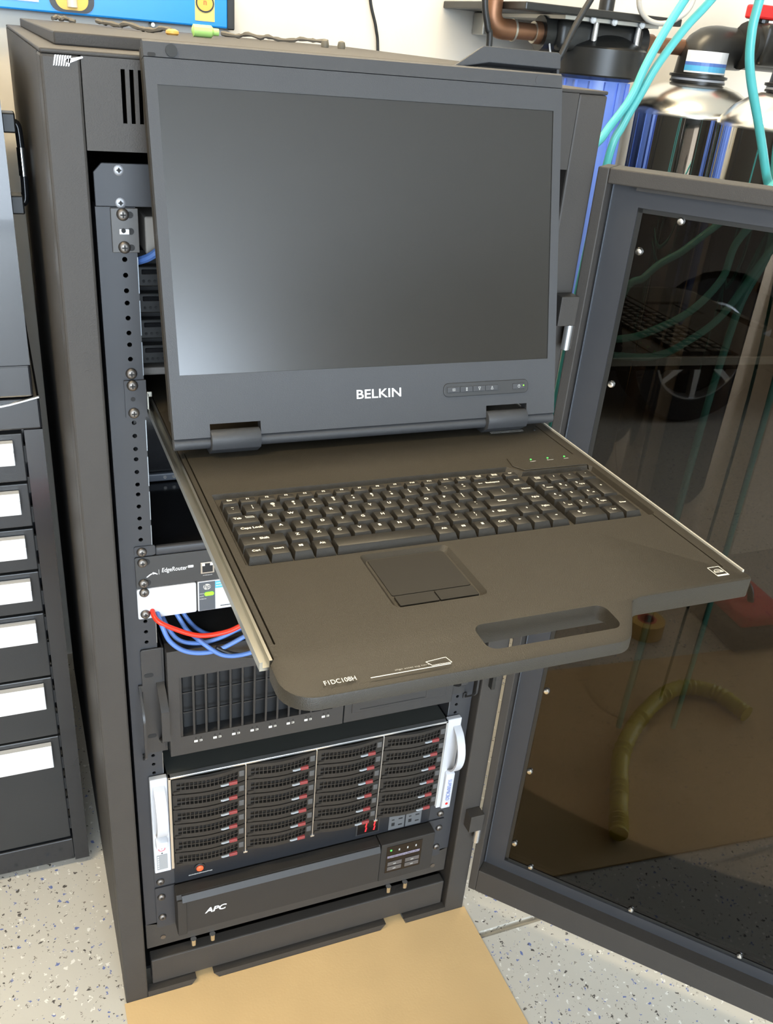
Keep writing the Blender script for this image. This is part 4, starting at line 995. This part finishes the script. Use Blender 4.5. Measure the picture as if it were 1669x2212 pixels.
# --- whole-house water filter
fx, fy = .748, .700
t = thing('water_filter', 'large wall-hung water filter with black cap and blue sump', 'filter', (fx, fy, .85))
b = MB(); b.lathe([(.030, 0), (.055, .006), (.060, .03), (.063, .10), (.0650, .49)], (fx, fy, .850), 32); b.build('sump', BLUEF, t, True)
b = MB()
for q in range(14):
    a = 2*math.pi*q/14; b.box(fx+.0655*math.cos(a)-.003, fx+.0655*math.cos(a)+.003, fy+.0655*math.sin(a)-.003, fy+.0655*math.sin(a)+.003, .95, 1.335)
b.build('sump_rib', BLUEF, t)
b = MB(); b.lathe([(.066, -.006), (.0870, 0), (.0890, .003), (.0890, .046), (.086, .049), (.045, .068), (.030, .072)], (fx, fy, 1.3430), 36); cp_ = b.build('cap', BLKP, t); shade(cp_.data, .3)
b = MB(); b.box(fx-.115, fx+.070, fy-.040, fy+.040, 1.3800, 1.4300, .012, 3); b.cyl((fx-.135, fy, 1.405), (fx+.090, fy, 1.405), .029, n=20); b.build('head', BLKP, t, True)
for x in (fx-.045, fx+.048):
    b = MB(); b.cyl((x, fy-.045, 1.392), (x, fy-.045, 1.438), .0055, n=12); b.build('cap_bolt', SMSIL, t, True)
b = MB(); b.prism([(fx-.220, 1.4355), (fx+.108, 1.4355), (fx+.108, 1.4480), (fx-.220, 1.4480)], FX, fy-.09, .948, .002); b.build('bracket', BLKP, t)
b = MB(); b.box(fx-.130, fx+.070, fy-.075, .945, 1.4290, 1.4350); b.box(fx-.150, fx-.130, .90, .9485, 1.395, 1.4345, .002); b.build('bracket_plate', mat('galvanised_plate', (.55, .54, .50), .4, .7), t)
for x in (fx-.075, fx-.03, fx+.03):
    b = MB(); b.lathe([(.006, 0), (.006, .004), (.003, .007)], (x, fy-.077, 1.4320), 10, 'y'); b.build('bracket_bolt', STICKW, t, True)
b = MB(); b.cyl((fx-.020, fy-.030, 1.448), (fx-.020, fy-.030, 1.475), .014, n=14); b.build('pressure_button', BLKP, t, True)
# --- copper pipe run
t = thing('copper_pipe', 'aged copper pipe with elbow running into the black filter head', 'pipe', (.6, fy, 1.405))
b = MB(); b.tube([(.512, fy, 1.80), (.512, fy, 1.44)] + [(.537-.025*math.cos(R(a)), fy, 1.430-.025*math.sin(R(a))) for a in range(0, 91, 15)] + [(.632, fy, 1.405)], .0140, 16); b.build('pipe', COPPER, t, True)
b = MB(); b.tube([(.512, fy, 1.475), (.512, fy, 1.44)] + [(.537-.025*math.cos(R(a)), fy, 1.430-.025*math.sin(R(a))) for a in range(0, 91, 15)] + [(.556, fy, 1.405)], .0172, 16); b.build('elbow', COPPER, t, True)
b = MB(); b.cyl((.6, fy, 1.405), (.634, fy, 1.405), .0185, n=18); b.build('coupling', COPPER, t, True)
for x in (.556, .599):
    b = MB(); b.cyl((x, fy, 1.405), (x+.004, fy, 1.405), .0182, n=18); b.build('solder_ring', SOLDER, t, True)
b = MB(); b.cyl((.633, fy, 1.405), (.640, fy, 1.405), .0230, n=20); b.build('thread_seal', STICKW, t, True)
b = MB(); b.cyl((fx+.088, fy, 1.405), (3.60, fy, 1.405), .0140, n=16); b.build('outlet_pipe', COPPER, t, True)
b = MB(); b.cyl((fx+.094, fy, 1.405), (fx+.114, fy, 1.405), .0172, n=16); b.build('outlet_coupling', COPPER, t, True)
hose([(.625, fy-.02, 1.392), (.622, fy-.035, 1.375), (.628, fy-.04, 1.36), (.636, fy-.03, 1.372)], .0018, STICKW, 'wire_tie', 'thin white wire tie dangling under the copper pipe', 'wire tie')
hose([(.742, .60, 1.56), (.745, .60, 1.475), (.765, .60, 1.445), (.80, .60, 1.437), (.835, .60, 1.447), (.862, .60, 1.475), (.87, .60, 1.56)], .0045, mat('clear_white_hose', (.62, .57, .50), .3), 'pale_hose', 'pale thin hose hanging in a loop above the filter')

# --- stainless tanks
def tank(cx, cy, rj_, lab, label_on):
    t = thing('water_tank', lab, 'tank', (cx, cy, 0), 'stainless water tanks')
    b = MB(); b.lathe([(rj_-.002, 0), (rj_, .004), (rj_, 1.289)], (cx, cy, .004), 64); b.build('jacket', CHROME, t, True)
    b = MB(); b.lathe([(rj_+.001, 1.287), (rj_+.0015, 1.293), (rj_*.965, 1.303), (rj_*.82, 1.322), (rj_*.62, 1.337), (.058, 1.344)], (cx, cy, 0), 64); b.build('dome', SATIN, t, True)
    b = MB(); b.lathe([(.050, 1.340), (.050, 1.346), (.0535, 1.346), (.0535, 1.350), (.050, 1.350)], (cx, cy, 0), 28); b.build('neck_ring', BLKP, t, True)
    b = MB(); b.lathe([(.052, 1.350), (.052, 1.354)], (cx, cy, 0), 28); b.build('neck_seal', LIGHTG, t, True)
    b = MB(); b.lathe([(.0500, 1.354), (.0560, 1.356), (.0560, 1.360), (.0490, 1.361), (.0465, 1.390)], (cx, cy, 0), 28)
    b.tube([(cx, cy, 1.380), (cx, cy, 1.398)] + [(cx+.044-.044*math.cos(R(a)), cy, 1.398+.012*math.sin(R(a))) for a in range(0, 91, 15)] + [(cx+.09, cy, 1.410)], lambda q: .0465-.010*q, 22); b.build('head_elbow', BLKP, t, True)
    if label_on:
        for z0, z1, m, r in ((1.3640, 1.4020, STICKW, .0497), (1.3670, 1.3765, STICK, .0500), (1.3765, 1.3825, mat('label_blue', (.10, .20, .55), .4), .0500)):
            b = MB(); N = 12
            for i in range(N):
                a0 = R(-165+110*i/N); a1 = R(-165+110*(i+1)/N)
                b.hexa([(cx+rr*math.cos(a), cy+rr*math.sin(a), z) for z in (z0, z1) for a, rr in ((a0, r), (a1, r), (a1, r-.001), (a0, r-.001))])
            b.build('label', m, t)
    return t
tank(.975, .68, .132, 'polished stainless water tank with labelled black head, next to the filter', True)
tank(.990, .425, .120, 'polished stainless water tank at the right edge, behind the teal tube', False)
t = thing('bypass_valve', 'black plastic bypass valve block with red knobs between the tanks', 'valve', (1.08, .60, 1.4))
b = MB(); b.box(1.050, 1.20, .60, .69, 1.3850, 1.4580, .010, 3); b.cyl((1.04, .645, 1.418), (1.22, .645, 1.418), .042, n=20); b.build('body', BLKP, t, True)
b = MB(); b.cyl((1.13, .60, 1.395), (1.13, .55, 1.395), .036, n=20); b.build('port', BLKP, t, True)
for x in (1.070, 1.140):
    b = MB(); b.cyl((x, .645, 1.456), (x, .645, 1.464), .012, n=12); b.build('stem', BLKP, t)
    b = MB(); b.box(x-.030, x+.030, .625, .665, 1.464, 1.4880, .004); b.build('red_knob', REDP, t)

# --- teal tubes
tg = 'teal water tubes'
hose([(.765, .30, 1.62), (.752, .30, 1.4696), (.7531, .30, 1.4208), (.7688, .30, 1.3711), (.8152, .30, 1.2936), (.8551, .30, 1.2243), (.8881, .30, 1.1731), (.905, .30, 1.10), (.875, .30, 1.0143), (.8646, .30, .9118), (.8588, .30, .7936), (.855, .30, .50), (.86, .31, .02)], .0072, TEAL, 'teal_tube', 'thick teal tube running down in front of the right tank', 'tube', tg)
hose([(.70, .30, 1.60), (.6159, .30, 1.4576), (.5949, .30, 1.4206), (.5711, .30, 1.3706), (.5541, .30, 1.3231), (.5201, .30, 1.2735), (.495, .30, 1.22), (.49, .31, 1.0)], .0062, TEAL, 'teal_tube', 'teal tube slanting in front of the blue filter, left of the pair', 'tube', tg)
hose([(.76, .31, 1.57), (.6628, .30, 1.4617), (.6278, .30, 1.4232), (.5917, .30, 1.372), (.5725, .30, 1.3335), (.5503, .30, 1.2878), (.5343, .30, 1.2314), (.53, .31, 1.0), (.54, .33, .7)], .0062, TEAL, 'teal_tube', 'teal tube slanting in front of the blue filter, right of the pair', 'tube', tg)
hose([(.95, .27, 1.40), (.920, .27, 1.34), (.85, .27, 1.22), (.800, .30, 1.16), (.7464, .30, 1.1221), (.7145, .30, 1.0991), (.6768, .30, 1.0801), (.6498, .30, 1.0572), (.62, .31, 1.02), (.60, .33, .8)], .0062, TEAL, 'teal_tube', 'teal tube curving down left behind the top of the glass door', 'tube', tg)
hose([(.91, .27, 1.25), (.86, .28, 1.18), (.8282, .30, 1.1149), (.8173, .30, 1.0558), (.7727, .30, 1.0038), (.7116, .30, .9724), (.643, .30, .954), (.56, .31, .955), (.50, .34, .98)], .0066, TEAL, 'teal_tube', 'upper teal tube loop seen through the glass door', 'tube', tg)
hose([(.95, .27, 1.20), (.885, .28, 1.10), (.8389, .30, .9899), (.7711, .30, .9413), (.7163, .30, .9195), (.6485, .30, .9206), (.57, .31, .93), (.50, .34, .95)], .0066, TEAL, 'teal_tube', 'lower teal tube loop seen through the glass door', 'tube', tg)
hose([(.93, .26, 1.36), (.915, .26, 1.22), (.925, .26, 1.15), (.955, .26, 1.05), (.98, .27, .8), (.985, .27, .4), (.985, .27, .02)], .0062, TEAL, 'teal_tube', 'teal tube dropping to the floor in front of the right-hand tank, beside the thick tube', 'tube', tg)

# ================================================================== things mirrored in the door glass
t = thing('parked_car', 'taupe car parked in the garage, mirrored in the glass door', 'car', (-2.70, -3.1, 0))
XS = -1.85; CD = .21
def arch(cy, r, n=12): return [(cy+r*math.cos(R(180*i/n)), .30+r*math.sin(R(180*i/n))) for i in range(n+1)]
prof = [(-5.35, .30), (-5.38, .62), (-5.30, .92), (-4.95, 1.02), (-4.40, 1.42), (-3.40, 1.46), (-2.65, 1.08), (-1.75, .96), (-1.30, .82), (-1.22, .55), (-1.26, .30)]
prof += arch(-2.05, .37) + [(-2.45, .22), (-4.25, .22)] + arch(-4.66, .37)
b = MB(Matrix.Translation((0, CD, 0))); b.prism(prof, FY, XS-1.70, XS); b.build('body', CARP, t)
b = MB(Matrix.Translation((0, CD, 0))); b.prism([(-4.70, 1.03), (-4.32, 1.37), (-3.43, 1.40), (-2.85, 1.06)], FY, XS-1.68, XS+.004); b.build('side_window', GLASSD, t)
for cy in (-2.05+CD, -4.66+CD):
    for xo in (XS-.01, XS-1.69+.21):
        b = MB(); b.lathe([(.21, -.21), (.31, -.20), (.325, -.17), (.325, -.03), (.31, -.008), (.215, 0), (.205, -.03), (.20, -.12)], (xo, cy, .325), 36, 'x', False); w_ = b.build('tyre', TIRE, t, True)
        b = MB(); b.lathe([(.20, -.05), (.215, -.004), (.205, .0), (.198, -.04)], (xo, cy, .325), 32, 'x', False); b.cyl((xo-.05, cy, .325), (xo-.004, cy, .325), .045, n=16); rm = b.build('rim', SMSIL, w_, True)
        b = MB()
        for q in range(7):
            a = 2*math.pi*q/7+.2; u = Vector((0, math.cos(a), math.sin(a))); v = Vector((0, -math.sin(a), math.cos(a))); c0 = Vector((xo-.02, cy, .325))
            P = [c0+u*.03-v*.016, c0+u*.205-v*.012, c0+u*.205+v*.012, c0+u*.03+v*.016]
            b.hexa([tuple(p_-Vector((.02, 0, 0))) for p_ in P] + [tuple(p_+Vector((.012, 0, 0))) for p_ in P])
        b.build('spoke', SMSIL, w_)
        b = MB(); b.cyl((xo-.06, cy, .325), (xo-.055, cy, .325), .20, n=24); b.build('brake_disc', DARK, w_)
hz = [(.25, -.35), (.16, -.40), (.03, -.48), (-.08, -.60), (-.15, -.73), (-.12, -.82), (-.03, -.85)]
b = MB(); P = smooth_path([(x, y, .026) for x, y in hz], 14); b.tube(P, lambda q: .019+.0025*math.sin(q*240), 10); tag(b.build('yellow_hose', YELH, None, True), 'ribbed yellow hose lying on the cardboard, mirrored in the glass door', 'hose')
t = thing('tape_roll', 'red and yellow roll of tape on the floor, mirrored in the door', 'tape', (-.42, -.80, 0))
b = MB(); b.lathe([(.026, 0), (.05, 0), (.05, .045), (.026, .045), (.026, .001)], (-.42, -.80, .001), 24); b.build('tape', YEL, t, True)
b = MB(); b.lathe([(.020, 0), (.026, 0), (.026, .046), (.020, .046), (.020, .001)], (-.42, -.80, .001), 24); b.build('core', REDP, t, True)

t = thing('tool_bag', 'red and black tool bag on the floor, mirrored in the door', 'bag', (-.44, -1.07, 0))
b = MB(); b.box(-.60, -.28, -1.16, -.99, .001, .075, .02, 3); b.build('base', BLKP, t, True)
b = MB(); b.box(-.59, -.29, -1.15, -1.00, .0755, .115, .012, 3); b.build('red_top', REDP, t, True)
b = MB(); b.tube(smooth_path([(-.52, -1.07, .110), (-.50, -1.07, .145), (-.44, -1.07, .155), (-.38, -1.07, .145), (-.36, -1.07, .110)]), .009); b.build('carry_handle', BLKP, t, True)
